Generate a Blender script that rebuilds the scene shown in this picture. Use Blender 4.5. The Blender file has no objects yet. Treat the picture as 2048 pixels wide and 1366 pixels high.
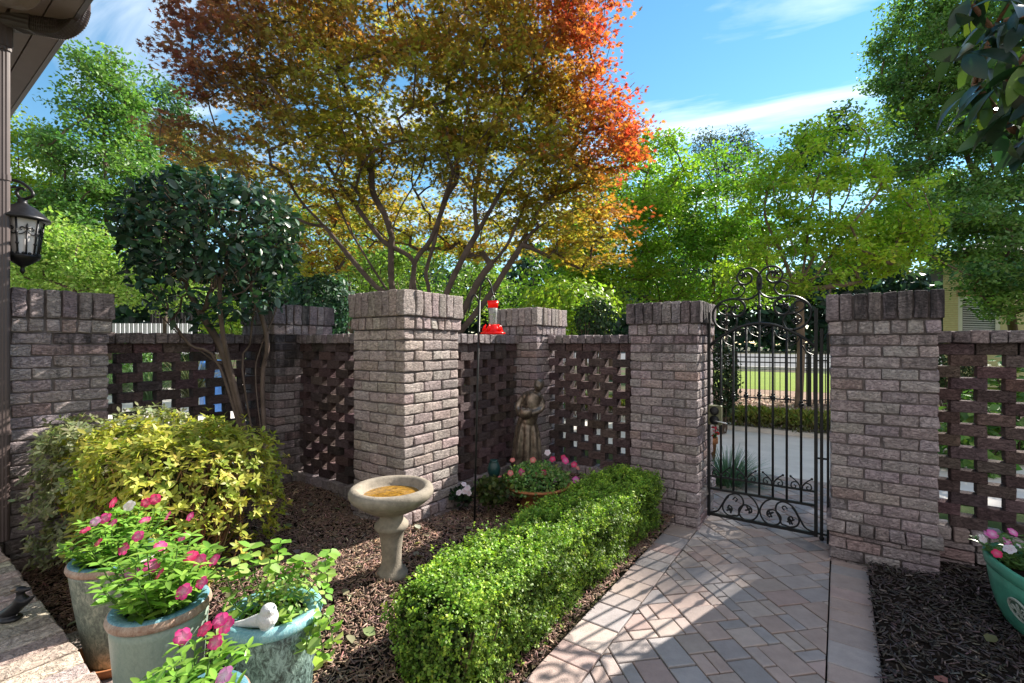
import bpy, math, random
import numpy as np
from mathutils import Vector, Matrix, Euler

rng = np.random.default_rng(7)
random.seed(7)
R = math.radians
SC = bpy.context.scene
COL = SC.collection
EYE = 1.42
F = 929.0                      # focal length in photo pixels (2048 wide)
HY = 687.8                     # horizon row
TH = 0.613
CU, SU = math.cos(TH), math.sin(TH)

def G(u, v, z=0.0):
    """garden grid (u along the gate wall, v towards the gate) -> world"""
    return np.array([u*CU + v*SU, -u*SU + v*CU, z])
UD = G(1, 0); VD = G(0, 1); ZD = np.array([0, 0, 1.0])
def at(px, py, Y):
    return np.array([(px-1024)/F*Y, Y, EYE-(py-HY)/F*Y])

# ------------------------------------------------------------------ materials
MATS = {}
class NT:
    def __init__(s, name):
        s.m = bpy.data.materials.new(name); s.m.use_nodes = True
        s.t = s.m.node_tree; s.t.nodes.clear()
        s.out = s.t.nodes.new('ShaderNodeOutputMaterial')
        MATS[name] = s.m
    def n(s, typ, **kw):
        nd = s.t.nodes.new(typ)
        for k, v in kw.items():
            if hasattr(nd, k) and k not in ('inputs',): setattr(nd, k, v)
        return nd
    def l(s, a, b): s.t.links.new(a, b)
    def set(s, nd, **kw):
        for k, v in kw.items():
            nd.inputs[k.replace('_', ' ')].default_value = v
    def noise(s, scale, detail=4, rough=.6, vec=None, dist=0):
        nd = s.n('ShaderNodeTexNoise'); nd.inputs['Scale'].default_value = scale
        nd.inputs['Detail'].default_value = detail; nd.inputs['Roughness'].default_value = rough
        nd.inputs['Distortion'].default_value = dist
        if vec is not None: s.l(vec, nd.inputs['Vector'])
        return nd
    def ramp(s, fac, stops):
        nd = s.n('ShaderNodeValToRGB'); s.l(fac, nd.inputs[0])
        e = nd.color_ramp.elements
        while len(e) > 1: e.remove(e[-1])
        e[0].position = stops[0][0]; e[0].color = c4(stops[0][1])
        for p, c in stops[1:]:
            x = e.new(p); x.color = c4(c)
        return nd
    def mix(s, fac, a, b, mode='MIX'):
        nd = s.n('ShaderNodeMix'); nd.data_type = 'RGBA'; nd.blend_type = mode
        for i, x in ((0, fac), (6, a), (7, b)):
            if hasattr(x, 'links') or hasattr(x, 'is_linked'): s.l(x, nd.inputs[i])
            else: nd.inputs[i].default_value = x if i == 0 else c4(x)
        return nd.outputs[2]
    def math(s, op, a, b=0.0, clamp=False):
        nd = s.n('ShaderNodeMath'); nd.operation = op; nd.use_clamp = clamp
        for i, x in ((0, a), (1, b)):
            if hasattr(x, 'is_linked'): s.l(x, nd.inputs[i])
            else: nd.inputs[i].default_value = x
        return nd.outputs[0]
    def bump(s, h, strength=.4, dist=.01):
        nd = s.n('ShaderNodeBump'); nd.inputs['Strength'].default_value = strength
        nd.inputs['Distance'].default_value = dist; s.l(h, nd.inputs['Height'])
        return nd.outputs[0]
    def bsdf(s, color, rough=.6, spec=.4, metal=0, normal=None):
        p = s.n('ShaderNodeBsdfPrincipled')
        for k, x in (('Base Color', color), ('Roughness', rough), ('Specular IOR Level', spec), ('Metallic', metal)):
            if hasattr(x, 'is_linked'): s.l(x, p.inputs[k])
            else: p.inputs[k].default_value = c4(x) if k == 'Base Color' else x
        if normal is not None: s.l(normal, p.inputs['Normal'])
        return p
    def done(s, sh): s.l(sh.outputs[0], s.out.inputs[0]); return s.m
def c4(c):
    if isinstance(c, (int, float)): return (c, c, c, 1)
    return tuple(c) if len(c) == 4 else tuple(c)+(1,)

def attr(t, name='Col'):
    nd = t.n('ShaderNodeAttribute'); nd.attribute_name = name; return nd

def mat_simple(name, col, rough=.6, spec=.4, metal=0, var=.25, scale=12, bump=.2, bscale=60, bdist=.003):
    t = NT(name); pos = t.n('ShaderNodeTexCoord').outputs['Object']
    n1 = t.noise(scale, 5, .65, pos)
    c = np.array(col)
    r = t.ramp(n1.outputs[0], [(.3, tuple(c*(1-var))), (.7, tuple(np.minimum(c*(1+var), .95)))])
    n2 = t.noise(bscale, 4, .7, pos)
    return t.done(t.bsdf(r.outputs[0], rough, spec, metal, t.bump(n2.outputs[0], bump, bdist)))

def mat_leaf(name, trans=.4, rough=.45, spec=.35, tint=(1.02, 1.16, .5)):
    t = NT(name); a = attr(t).outputs['Color']
    p = t.bsdf(a, rough, spec)
    tr = t.n('ShaderNodeBsdfTranslucent')
    t.l(t.mix(1.0, a, tint, 'MULTIPLY'), tr.inputs[0])
    m = t.n('ShaderNodeMixShader'); m.inputs[0].default_value = trans
    t.l(p.outputs[0], m.inputs[1]); t.l(tr.outputs[0], m.inputs[2])
    return t.done(m)

def mat_brick(name, mossy=0.0):
    t = NT(name); geo = t.n('ShaderNodeNewGeometry'); pos = geo.outputs['Position']
    a = attr(t)
    mp = t.n('ShaderNodeMapping'); t.l(pos, mp.inputs[0]); mp.inputs['Scale'].default_value = (1, 1, 2.2)
    n1 = t.noise(9, 6, .7, pos); n2 = t.noise(46, 5, .7, mp.outputs[0], .6)
    n3 = t.noise(3.2, 4, .6, pos)
    base = t.mix(t.ramp(n2.outputs[0], [(.3, 0.0), (.75, 1.0)]).outputs[0], t.mix(1., a.outputs['Color'], (.5, .48, .5), 'MULTIPLY'),
                 t.mix(1., a.outputs['Color'], (1.3, 1.27, 1.26), 'MULTIPLY'))
    base = t.mix(t.ramp(n1.outputs[0], [(.42, 0.0), (.62, .5)]).outputs[0], base, t.mix(1., base, (.8, .74, .78), 'MULTIPLY'))
    # dark mildew runs, amount carried in alpha
    ms = t.n('ShaderNodeMapping'); t.l(pos, ms.inputs[0]); ms.inputs['Scale'].default_value = (9, 9, 1.6)
    st = t.noise(1.6, 6, .7, ms.outputs[0], .5)
    s2 = t.math('ADD', st.outputs[0], t.math('MULTIPLY', n3.outputs[0], .6))
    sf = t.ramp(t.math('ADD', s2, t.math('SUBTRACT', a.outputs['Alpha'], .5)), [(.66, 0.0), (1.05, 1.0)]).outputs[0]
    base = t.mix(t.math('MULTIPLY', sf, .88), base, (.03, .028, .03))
    sp = t.noise(130, 2, .5, pos)
    base = t.mix(t.ramp(sp.outputs[0], [(.66, 0.0), (.74, .6)]).outputs[0], base, (.05, .045, .05))
    wv = t.noise(24, 4, .75, mp.outputs[0], 1.6)
    h = t.math('ADD', t.math('MULTIPLY', n2.outputs[0], .6), t.math('MULTIPLY', t.ramp(wv.outputs[0], [(.42, 0.0), (.5, 1.0)]).outputs[0], .45))
    return t.done(t.bsdf(base, .85, .2, 0, t.bump(h, .9, .016)))

def mat_attr(name, rough=.7, spec=.3, bscale=80, bump=.4, bdist=.004, var=.25, vscale=25):
    t = NT(name); a = attr(t).outputs['Color']; pos = t.n('ShaderNodeNewGeometry').outputs['Position']
    n1 = t.noise(vscale, 5, .7, pos); n2 = t.noise(bscale, 4, .7, pos)
    base = t.mix(n1.outputs[0], t.mix(1., a, (1-var,)*3, 'MULTIPLY'), t.mix(1., a, (1+var,)*3, 'MULTIPLY'))
    return t.done(t.bsdf(base, rough, spec, 0, t.bump(n2.outputs[0], bump, bdist)))

# ------------------------------------------------------------------ mesh helpers
class MB:
    def __init__(s): s.v = []; s.f = []; s.c = []; s.n = 0
    def add(s, verts, faces, col=(.5, .5, .5, 0)):
        verts = np.asarray(verts, float); k = len(verts)
        s.v.append(verts); s.f += [tuple(i+s.n for i in f) for f in faces]
        col = np.asarray(col, float)
        if col.ndim == 1:
            if len(col) == 3: col = np.append(col, 0)
            col = np.tile(col, (k, 1))
        s.c.append(col); s.n += k
    def box(s, c, size, axes=None, col=(.5, .5, .5, 0)):
        A = np.eye(3) if axes is None else np.array(axes); h = np.array(size)/2
        v = [np.array(c)+A.T@(h*np.array(q)) for q in
             [(-1,-1,-1),(1,-1,-1),(1,1,-1),(-1,1,-1),(-1,-1,1),(1,-1,1),(1,1,1),(-1,1,1)]]
        s.add(v, [(0,3,2,1),(4,5,6,7),(0,1,5,4),(1,2,6,5),(2,3,7,6),(3,0,4,7)], col)
    def brick(s, c, size, axes, col, ch=.004, jit=.0016):
        """chamfered, slightly irregular block"""
        h = np.array(size)/2; A = np.array(axes); V = []; idx = {}
        j = rng.normal(0, jit, (8, 3)); k = 0
        for sx in (-1, 1):
            for sy in (-1, 1):
                for sz in (-1, 1):
                    sg = np.array([sx, sy, sz]); cc = ch*(.6+.8*rng.random())
                    for a in range(3):
                        p = sg*h; q = p.copy()
                        for b in range(3):
                            if b != a: q[b] -= sg[b]*cc
                        idx[(sx, sy, sz, a)] = len(V); V.append(q+j[k])
                    k += 1
        V = np.array(V)@A + np.array(c); Fs = []
        for a in range(3):
            b, d = (a+1) % 3, (a+2) % 3
            for sg in (-1, 1):
                q = []
                for (x, y) in ((-1,-1),(1,-1),(1,1),(-1,1)):
                    t = [0, 0, 0]; t[a] = sg; t[b] = x; t[d] = y; q.append(idx[tuple(t)+(a,)])
                Fs.append(tuple(q) if sg > 0 else tuple(q[::-1]))
        for a in range(3):           # edge strips along axis a
            b, d = (a+1) % 3, (a+2) % 3
            for x in (-1, 1):
                for y in (-1, 1):
                    def I(sa, fa):
                        t = [0, 0, 0]; t[a] = sa; t[b] = x; t[d] = y; return idx[tuple(t)+(fa,)]
                    q = (I(-1, b), I(1, b), I(1, d), I(-1, d))
                    Fs.append(q if x*y < 0 else q[::-1])
        for sx in (-1, 1):
            for sy in (-1, 1):
                for sz in (-1, 1):
                    q = tuple(idx[(sx, sy, sz, a)] for a in range(3))
                    Fs.append(q if sx*sy*sz > 0 else q[::-1])
        s.add(V, Fs, col)
    def rough(s, c, size, axes, col, r=.007, amp=.0027):
        """hand-made brick: rounded, uneven block"""
        h = np.array(size)/2; r = min(r, h.min()*.45); A = np.array(axes)
        kv = rng.normal(0, 1, (4, 3))*np.array([34, 34, 60]); ph = rng.random((4, 3))*6.28
        g = []
        for a in range(3):
            m = max(1, int(h[a]*2/.045)); g.append(np.concatenate([[-h[a], -h[a]+r*.6], np.linspace(-h[a]+r*1.6, h[a]-r*1.6, m+1), [h[a]-r*.6, h[a]]]))
        V = []; Fs = []; k0 = 0
        for a in range(3):
            b, d = (a+1) % 3, (a+2) % 3; nb, nd = len(g[b]), len(g[d])
            Bg, Dg = np.meshgrid(g[b], g[d], indexing='ij')
            for sg in (-1, 1):
                p = np.zeros((nb*nd, 3)); p[:, a] = sg*h[a]; p[:, b] = Bg.ravel(); p[:, d] = Dg.ravel(); V.append(p)
                i = np.arange(nb*nd).reshape(nb, nd)+k0
                q = np.stack([i[:-1, :-1], i[1:, :-1], i[1:, 1:], i[:-1, 1:]], -1).reshape(-1, 4)
                Fs += [tuple(x) for x in (q if sg > 0 else q[:, ::-1])]; k0 += nb*nd
        p = np.concatenate(V); inn = np.clip(p, -(h-r), h-r); dl = p-inn; L = np.linalg.norm(dl, axis=1, keepdims=True)
        p = inn+dl/np.maximum(L, 1e-9)*np.minimum(L, r)
        for j in range(4): p = p+np.sin(p@kv[j]+ph[j, 0])[:, None]*rng.normal(0, 1, 3)*amp*.55
        s.add(p@A+np.array(c), Fs, col)
    def tube(s, P, r, n=6, col=(.5, .5, .5, 0), cap=True):
        P = np.asarray(P, float); m = len(P)
        if m < 2: return
        r = np.full(m, r) if np.isscalar(r) else np.asarray(r, float)
        T = np.gradient(P, axis=0); T /= np.linalg.norm(T, axis=1)[:, None]+1e-12
        nrm = np.cross(T[0], [0.31, 0.2, 0.93]); 
        if np.linalg.norm(nrm) < 1e-3: nrm = np.cross(T[0], [1, 0, 0])
        nrm /= np.linalg.norm(nrm); V = []
        an = np.arange(n)*2*np.pi/n
        for i in range(m):
            nrm = nrm-T[i]*(nrm@T[i]); nrm /= np.linalg.norm(nrm)+1e-12
            b = np.cross(T[i], nrm)
            V.append(P[i]+r[i]*(np.cos(an)[:, None]*nrm+np.sin(an)[:, None]*b))
        V = np.concatenate(V); Fs = []
        for i in range(m-1):
            for k in range(n):
                a = i*n+k; b = i*n+(k+1) % n
                Fs.append((a, b, b+n, a+n))
        if cap: Fs.append(tuple(range(n))[::-1]); Fs.append(tuple((m-1)*n+k for k in range(n)))
        if np.ndim(col) == 2: col = np.repeat(np.asarray(col), n, axis=0)
        s.add(V, Fs, col)
    def lathe(s, prof, c=(0,0,0), n=32, col=(.5,.5,.5,0), M=None, close=False, sx=1, sy=1):
        prof = np.asarray(prof, float); an = np.arange(n)*2*np.pi/n; V = []
        for r, z in prof: V.append(np.stack([r*np.cos(an)*sx, r*np.sin(an)*sy, np.full(n, z)], 1))
        V = np.concatenate(V)
        if M is not None: V = V@np.array(M).T
        V = V+np.array(c); Fs = []
        for i in range(len(prof)-1):
            for k in range(n):
                a = i*n+k; b = i*n+(k+1) % n; Fs.append((a, b, b+n, a+n))
        Fs.append(tuple(range(n))[::-1]); Fs.append(tuple((len(prof)-1)*n+k for k in range(n)))
        s.add(V, Fs, col)
    def ball(s, c, r, n=10, col=(.5,.5,.5,0), axes=None):
        r = np.ones(3)*r; V = []; Fs = []; m = max(4, n//2+1)
        for i in range(m+1):
            t = np.pi*i/m; rr = max(math.sin(t), 1e-3)
            for k in range(n): V.append((rr*math.cos(2*np.pi*k/n), rr*math.sin(2*np.pi*k/n), math.cos(t)))
        for i in range(m):
            for k in range(n):
                a = i*n+k; b = i*n+(k+1) % n; Fs.append((a, a+n, b+n, b))
        V = np.array(V)*r
        if axes is not None: V = V@np.array(axes)
        s.add(V+np.array(c), Fs, col)
    def build(s, name, mat, parent=None, smooth=False, origin=None):
        return mk(name, np.concatenate(s.v), s.f, mat, parent, np.concatenate(s.c), smooth, origin)

ROOT = {}
def mk(name, V, Fs, mat, parent=None, col=None, smooth=False, origin=None):
    V = np.asarray(V, float)
    o0 = np.zeros(3)
    if parent is not None: o0 = ROOT.get(parent.name, o0)
    elif origin is not None: o0 = np.asarray(origin, float)
    me = bpy.data.meshes.new(name)
    V = V-o0
    if isinstance(Fs, np.ndarray):
        nf, k = Fs.shape
        me.vertices.add(len(V)); me.vertices.foreach_set('co', V.astype(np.float32).ravel())
        me.loops.add(nf*k); me.loops.foreach_set('vertex_index', Fs.astype(np.int32).ravel())
        me.polygons.add(nf); me.polygons.foreach_set('loop_start', np.arange(0, nf*k, k, dtype=np.int32))
        me.polygons.foreach_set('loop_total', np.full(nf, k, dtype=np.int32))
        me.update(calc_edges=True)
    else:
        me.from_pydata(V.tolist(), [], Fs)
    if col is not None:
        col = np.asarray(col, float)
        if col.shape[1] == 3: col = np.concatenate([col, np.zeros((len(col), 1))], 1)
        at_ = me.color_attributes.new('Col', 'FLOAT_COLOR', 'POINT')
        at_.data.foreach_set('color', col.astype(np.float32).ravel())
    if smooth: me.polygons.foreach_set('use_smooth', np.ones(len(me.polygons), dtype=bool))
    me.materials.append(MATS[mat] if isinstance(mat, str) else mat)
    o = bpy.data.objects.new(name, me); COL.objects.link(o)
    if parent is not None:
        o.parent = parent; ROOT[o.name] = o0
    elif origin is not None:
        o.location = o0; ROOT[o.name] = o0
    return o
def tag(o, label=None, cat=None, group=None, kind=None):
    if label: o['label'] = label
    if cat: o['category'] = cat
    if group: o['group'] = group
    if kind: o['kind'] = kind
    return o
def thing(name, label, cat, loc=(0,0,0), group=None):
    o = bpy.data.objects.new(name, None); COL.objects.link(o); o.empty_display_size = .1
    o.location = loc; ROOT[o.name] = np.array(loc, float)
    return tag(o, label, cat, group, "thing")
def inst(src, name, parent, M):
    """another part that shares a mesh; M is its world matrix"""
    o = bpy.data.objects.new(name, src); COL.objects.link(o); o.parent = parent
    o.matrix_local = Matrix.Translation(Vector(-ROOT[parent.name])) @ M
    return o

def cr(P, step=.02, closed=False):
    """Catmull-Rom through points"""
    P = np.asarray(P, float); Q = np.vstack([2*P[0]-P[1], P, 2*P[-1]-P[-2]]); out = []
    for i in range(1, len(Q)-2):
        L = np.linalg.norm(Q[i+1]-Q[i]); k = max(2, int(L/step)+1)
        for t in np.arange(k)/k:
            a, b, c, d = Q[i-1], Q[i], Q[i+1], Q[i+2]
            out.append(.5*((2*b)+(-a+c)*t+(2*a-5*b+4*c-d)*t*t+(-a+3*b-3*c+d)*t**3))
    out.append(P[-1]); return np.array(out)

def unit(a): return a/(np.linalg.norm(a, axis=-1, keepdims=True)+1e-12)

# leaf templates: verts (x across, y along, z up), faces
LEAF = {
 'oval': (np.array([(0,0,0),(.24,.3,.05),(.25,.62,.04),(0,1,-.06),(-.25,.62,.04),(-.24,.3,.05)]), np.array([(0,1,2,3),(0,3,4,5)])),
 'broad': (np.array([(0,0,0),(.36,.3,.06),(.33,.65,.05),(0,1,-.08),(-.33,.65,.05),(-.36,.3,.06)]), np.array([(0,1,2,3),(0,3,4,5)])),
 'narrow': (np.array([(0,0,0),(.13,.3,.04),(.13,.62,.02),(0,1,-.12),(-.13,.62,.02),(-.13,.3,.04)]), np.array([(0,1,2,3),(0,3,4,5)])),
 'dia': (np.array([(0,0,0),(.36,.5,.08),(0,1,-.04),(-.36,.5,.08)]), np.array([(0,1,2),(0,2,3)])),
}
def _smooth(w, curl=.22, fold=.10, peak=.45):
    ys = np.array([0, .10, .26, .45, .64, .82, .94, 1.0]); ws = np.array([.02, .45, .86, 1, .9, .58, .25, .0])
    ys2 = ys**(.78 if peak > .5 else 1.0); V = []
    for y, a in zip(ys2, ws):
        for sx in (-1, 0, 1): V.append((sx*a*w, y, -curl*y*y+fold*abs(sx)*a*w*2))
    f = []
    for i in range(7):
        for k in (0, 1): f.append((i*3+k, i*3+k+1, i*3+k+4, i*3+k+3))
    return np.array(V), np.array(f)
LEAF['glossy'] = _smooth(.24, .10); LEAF['long'] = _smooth(.19, .34, .12, .6); LEAF['lance'] = _smooth(.17, .26, .12); LEAF['az'] = _smooth(.19, .08, .06)
def _star():
    lob = [(0,0),(.30,-.08,),(.12,.10),(.52,.22),(.2,.30),(.36,.72),(.09,.48),(0,1.0)]
    L = [(x, y, -.10*(x*x+y*y)) for x, y in lob]
    Rr = [(-x, y, z) for x, y, z in L[1:-1]][::-1]
    # two halves
    V = np.array(L+Rr); n = len(L)
    # each half as quads fan: 0..7 right ; 7..0 left
    f = [(0,1,2,2),]
    return V, n
_sv, _sn = _star()
LEAF['star'] = (_sv, np.array([(0,1,2),(0,2,4),(2,3,4),(0,4,6),(4,5,6),(0,6,7),
                               (0,12,13),(0,10,12),(10,11,12),(0,8,10),(8,9,10),(0,7,8)]))
def leaves(name, P, N, D, S, col, mat, parent, tmpl='oval', bend=0):
    T, Fs = LEAF[tmpl]; n = len(P); k = len(T)
    N = unit(N); D = unit(D-N*(D*N).sum(1)[:, None]); X = np.cross(D, N)
    S = np.broadcast_to(S, (n,))
    V = P[:, None, :] + S[:, None, None]*(T[None, :, 0:1]*X[:, None, :]+T[None, :, 1:2]*D[:, None, :]+T[None, :, 2:3]*N[:, None, :])
    V = V.reshape(-1, 3)
    FF = (Fs[None]+(np.arange(n)*k)[:, None, None]).reshape(-1, Fs.shape[1])
    C = np.repeat(col, k, axis=0)
    return mk(name, V, FF, mat, parent, C, len(T) > 20)
def rdir(n): return unit(rng.normal(size=(n, 3)))
def vary(base, n, dv=.25, dh=.12):
    b = np.asarray(base, float); b = b if b.ndim == 2 else np.tile(b, (n, 1))
    k = 1+dv*(rng.random((n, 1))*2-1); h = 1+dh*rng.normal(size=(n, 3))
    return np.clip(b*k*h, 0.002, .95)

# ------------------------------------------------------------------ tree generator
def grow(stems, targets, stem_step=.12, tip=.006, pw=.45, up=.35, seed=0, rmin_side=5):
    """stems: list of polylines (first point = root). returns list of (points, radii)"""
    g = np.random.default_rng(seed)
    pos = []; par = []
    for st in stems:
        st = cr(st, stem_step)
        prev = -1
        if pos:
            d = np.linalg.norm(np.array(pos)-st[0], axis=1); j = int(d.argmin())
            if d[j] < .35: prev = j
        for p in st: pos.append(p); par.append(prev); prev = len(pos)-1
    root = np.array(pos[0]); T = np.asarray(targets)
    order = np.argsort(np.linalg.norm(T-root, axis=1))
    cnt = {}; pos = [np.asarray(p) for p in pos]
    arr = np.zeros((len(pos)+len(T)*14+10, 3)); arr[:len(pos)] = pos; n = len(pos)
    for ti in order:
        t = T[ti]; d = t-arr[:n]; L = np.linalg.norm(d, axis=1)
        cost = L*(1+up*np.clip(-d[:, 2]/(L+1e-6), -0.4, 1))
        j = int(cost.argmin()); a = arr[j]; L = np.linalg.norm(t-a)
        if L < 1e-3: continue
        k = int(min(13, max(1, round(L/(stem_step*1.6))))); prev = j
        bow = g.normal(0, .06, 3)*L+np.array([0, 0, .06*L])
        for i in range(1, k+1):
            s = i/k; p = a+(t-a)*s+bow*4*s*(1-s)*.5
            arr[n] = p; par.append(prev); prev = n; n += 1
    child = [[] for _ in range(n)]; w = np.zeros(n)
    for i in range(n):
        if par[i] >= 0: child[par[i]].append(i)
    for i in range(n-1, -1, -1):
        if not child[i]: w[i] = 1
        if par[i] >= 0: w[par[i]] += w[i]
    # fix order problem when a stem attaches later
    rad = tip*np.maximum(w, 1)**pw
    chains = []; stack = [i for i in range(n) if par[i] < 0]
    while stack:
        i = stack.pop(); ch = [par[i]] if par[i] >= 0 else []
        rr = [min(rad[i], rad[par[i]])] if par[i] >= 0 else []
        while True:
            ch.append(i); rr.append(rad[i])
            if not child[i]: break
            c = sorted(child[i], key=lambda q: -w[q]); stack += c[1:]; i = c[0]
        if len(ch) > 1: chains.append((arr[ch], np.array(rr)))
    return chains, arr[:n]
def tubes(mb, chains, col, sides=6, rmin=0, flare=None):
    for P, r in chains:
        if r.max() < rmin: continue
        k = sides if r.max() > .02 else max(4, sides-2)
        c = np.clip(np.tile(np.array(col), (len(P), 1))*(1+.15*rng.normal(size=(len(P), 1))), .01, .9)
        c = np.concatenate([c, np.zeros((len(P), 1))], 1)
        mb.tube(P, r, k, c)

def ell_pts(n, c, r, shell=.55):
    """points in an ellipsoid, biased to its shell"""
    d = rdir(n); k = (shell+(1-shell)*rng.random(n))**.8
    return np.array(c)+d*k[:, None]*np.array(r)

# ------------------------------------------------------------------ world, sun, camera
CLX, CLY = .9, 1.7
SUN_AZ, SUN_EL = 52.0, 35.5
W = bpy.data.worlds.new('World'); SC.world = W; W.use_nodes = True
t = W.node_tree; t.nodes.clear()
o_ = t.nodes.new('ShaderNodeOutputWorld'); bg = t.nodes.new('ShaderNodeBackground')
sk = t.nodes.new('ShaderNodeTexSky'); sk.sky_type = 'NISHITA'; sk.sun_disc = False
sk.sun_elevation = R(SUN_EL); sk.sun_rotation = R(SUN_AZ); sk.air_density = 1.0; sk.dust_density = .0; sk.ozone_density = 1.5
tc = t.nodes.new('ShaderNodeTexCoord'); sx = t.nodes.new('ShaderNodeSeparateXYZ'); t.links.new(tc.outputs['Generated'], sx.inputs[0])
def wm(op, a, b=0.0, clamp=False):
    m = t.nodes.new('ShaderNodeMath'); m.operation = op; m.use_clamp = clamp
    for i, x in ((0, a), (1, b)):
        if hasattr(x, 'is_linked'): t.links.new(x, m.inputs[i])
        else: m.inputs[i].default_value = x
    return m.outputs[0]
zz = wm('MAXIMUM', sx.outputs[2], .05)
cx = t.nodes.new('ShaderNodeCombineXYZ'); t.links.new(wm('DIVIDE', sx.outputs[0], zz), cx.inputs[0]); t.links.new(wm('DIVIDE', sx.outputs[1], zz), cx.inputs[1])
m0 = t.nodes.new('ShaderNodeMapping'); t.links.new(cx.outputs[0], m0.inputs[0]); m0.inputs['Rotation'].default_value = (0, 0, R(23.6))
mp = t.nodes.new('ShaderNodeMapping'); t.links.new(m0.outputs[0], mp.inputs[0])
mp.inputs['Scale'].default_value = (.55, 2.4, 1); mp.inputs['Location'].default_value = (CLX, CLY, 0)
n1 = t.nodes.new('ShaderNodeTexNoise'); n1.inputs['Scale'].default_value = .8; n1.inputs['Detail'].default_value = 8; n1.inputs['Roughness'].default_value = .55; n1.inputs['Distortion'].default_value = .5
t.links.new(mp.outputs[0], n1.inputs['Vector'])
rp = t.nodes.new('ShaderNodeValToRGB'); t.links.new(n1.outputs[0], rp.inputs[0])
rp.color_ramp.elements[0].position = .50; rp.color_ramp.elements[0].color = (0,0,0,1)
rp.color_ramp.elements[1].position = .76; rp.color_ramp.elements[1].color = (1,1,1,1)
hs = t.nodes.new('ShaderNodeHueSaturation'); t.links.new(sk.outputs[0], hs.inputs['Color']); hs.inputs['Saturation'].default_value = 1.2; hs.inputs['Hue'].default_value = .486; hs.inputs['Value'].default_value = 1.22
mx = t.nodes.new('ShaderNodeMix'); mx.data_type = 'RGBA'
t.links.new(wm('MULTIPLY', rp.outputs[0], .9), mx.inputs[0]); t.links.new(hs.outputs[0], mx.inputs[6]); mx.inputs[7].default_value = (9.6, 10.0, 10.4, 1)
# broken white cloud added in the unseen sky behind the camera to brighten shade
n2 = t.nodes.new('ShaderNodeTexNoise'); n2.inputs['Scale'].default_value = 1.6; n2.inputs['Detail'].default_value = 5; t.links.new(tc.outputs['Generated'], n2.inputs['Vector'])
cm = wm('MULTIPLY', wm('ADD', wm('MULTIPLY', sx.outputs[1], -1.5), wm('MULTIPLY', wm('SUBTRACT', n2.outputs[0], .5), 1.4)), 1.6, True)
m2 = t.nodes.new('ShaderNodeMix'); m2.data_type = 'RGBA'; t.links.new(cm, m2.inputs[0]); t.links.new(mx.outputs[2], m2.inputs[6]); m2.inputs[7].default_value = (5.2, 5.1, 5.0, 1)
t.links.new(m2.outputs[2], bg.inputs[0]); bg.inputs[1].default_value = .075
t.links.new(bg.outputs[0], o_.inputs[0])
sl = bpy.data.lights.new('sun', 'SUN'); sl.energy = 5.0; sl.angle = R(.5); sl.color = (1, .93, .82)
so = bpy.data.objects.new('sun', sl); COL.objects.link(so)
sd = Vector((math.sin(R(SUN_AZ))*math.cos(R(SUN_EL)), math.cos(R(SUN_AZ))*math.cos(R(SUN_EL)), math.sin(R(SUN_EL))))
so.rotation_euler = sd.to_track_quat('Z', 'Y').to_euler(); so.location = (8, 8, 12)
cam = bpy.data.cameras.new('camera'); co = bpy.data.objects.new('camera', cam); COL.objects.link(co); SC.camera = co
co.location = (0, 0, EYE); co.rotation_euler = (R(90), 0, 0)
cam.sensor_width = 36; cam.lens = F/2048*36; cam.shift_y = (HY-683)/2048; cam.clip_start = .05; cam.clip_end = 2000
SC.view_settings.view_transform = 'Standard'; SC.view_settings.look = 'None'; SC.view_settings.exposure = 0; SC.cycles.film_exposure = 2.5
SC.render.engine = 'CYCLES'; SC.cycles.max_bounces = 7; SC.cycles.diffuse_bounces = 4; SC.cycles.transparent_max_bounces = 6
SC.cycles.caustics_reflective = False; SC.cycles.caustics_refractive = False

# ------------------------------------------------------------------ material set
mat_brick('brick'); mat_attr('paver', .9, .15, 150, .7, .005, .34, 11)
mat_simple('mortar', (.135, .115, .115), .95, .1, 0, .3, 30, .5, 120, .004)
mat_attr('chip', .8, .25, 200, .3, .002, .35, 60)
mat_simple('soil', (.022, .016, .013), .95, .1, 0, .5, 25, .9, 60, .02)
mat_simple('iron', (.014, .015, .016), .45, .5, .3, .3, 30, .25, 90, .002)
mat_leaf('leaf', .42); mat_leaf('leaf_gloss', .18, .36, .45); mat_leaf('leaf_maple', .64, .5, .25, (1.25, 1.05, .55)); mat_leaf('petal', .35, .6, .2, (1.1, 1, 1))
mat_attr('bark', .9, .15, 70, .9, .01, .35, 18)
mat_simple('concrete', (.68, .63, .58), .9, .2, 0, .12, 2.5, .25, 120, .003)

# ------------------------------------------------------------------ ground, drive, road
def sheet(name, pts, z, mat, kind='structure'):
    V = [(p[0], p[1], z) for p in pts]
    o = mk(name, V, [tuple(range(len(V)))], mat); return tag(o, kind=kind)
def uvq(u0, u1, v0, v1): return [G(u0, v0), G(u1, v0), G(u1, v1), G(u0, v1)]
tt = NT('ground_mat'); pos = tt.n('ShaderNodeNewGeometry').outputs['Position']
na = tt.noise(.35, 5, .6, pos); nb = tt.noise(14, 5, .7, pos)
gr = tt.mix(nb.outputs[0], (.025, .05, .012), (.07, .10, .03)); so_ = tt.mix(nb.outputs[0], (.04, .03, .022), (.12, .085, .06))
tt.done(tt.bsdf(tt.mix(tt.ramp(na.outputs[0], [(.45, 0.), (.55, 1.)]).outputs[0], gr, so_), .95, .1, 0, tt.bump(nb.outputs[0], .6, .03)))
tt = NT('lawn_mat'); pos = tt.n('ShaderNodeNewGeometry').outputs['Position']
nb = tt.noise(30, 5, .7, pos); nc = tt.noise(1.2, 3, .6, pos)
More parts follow.
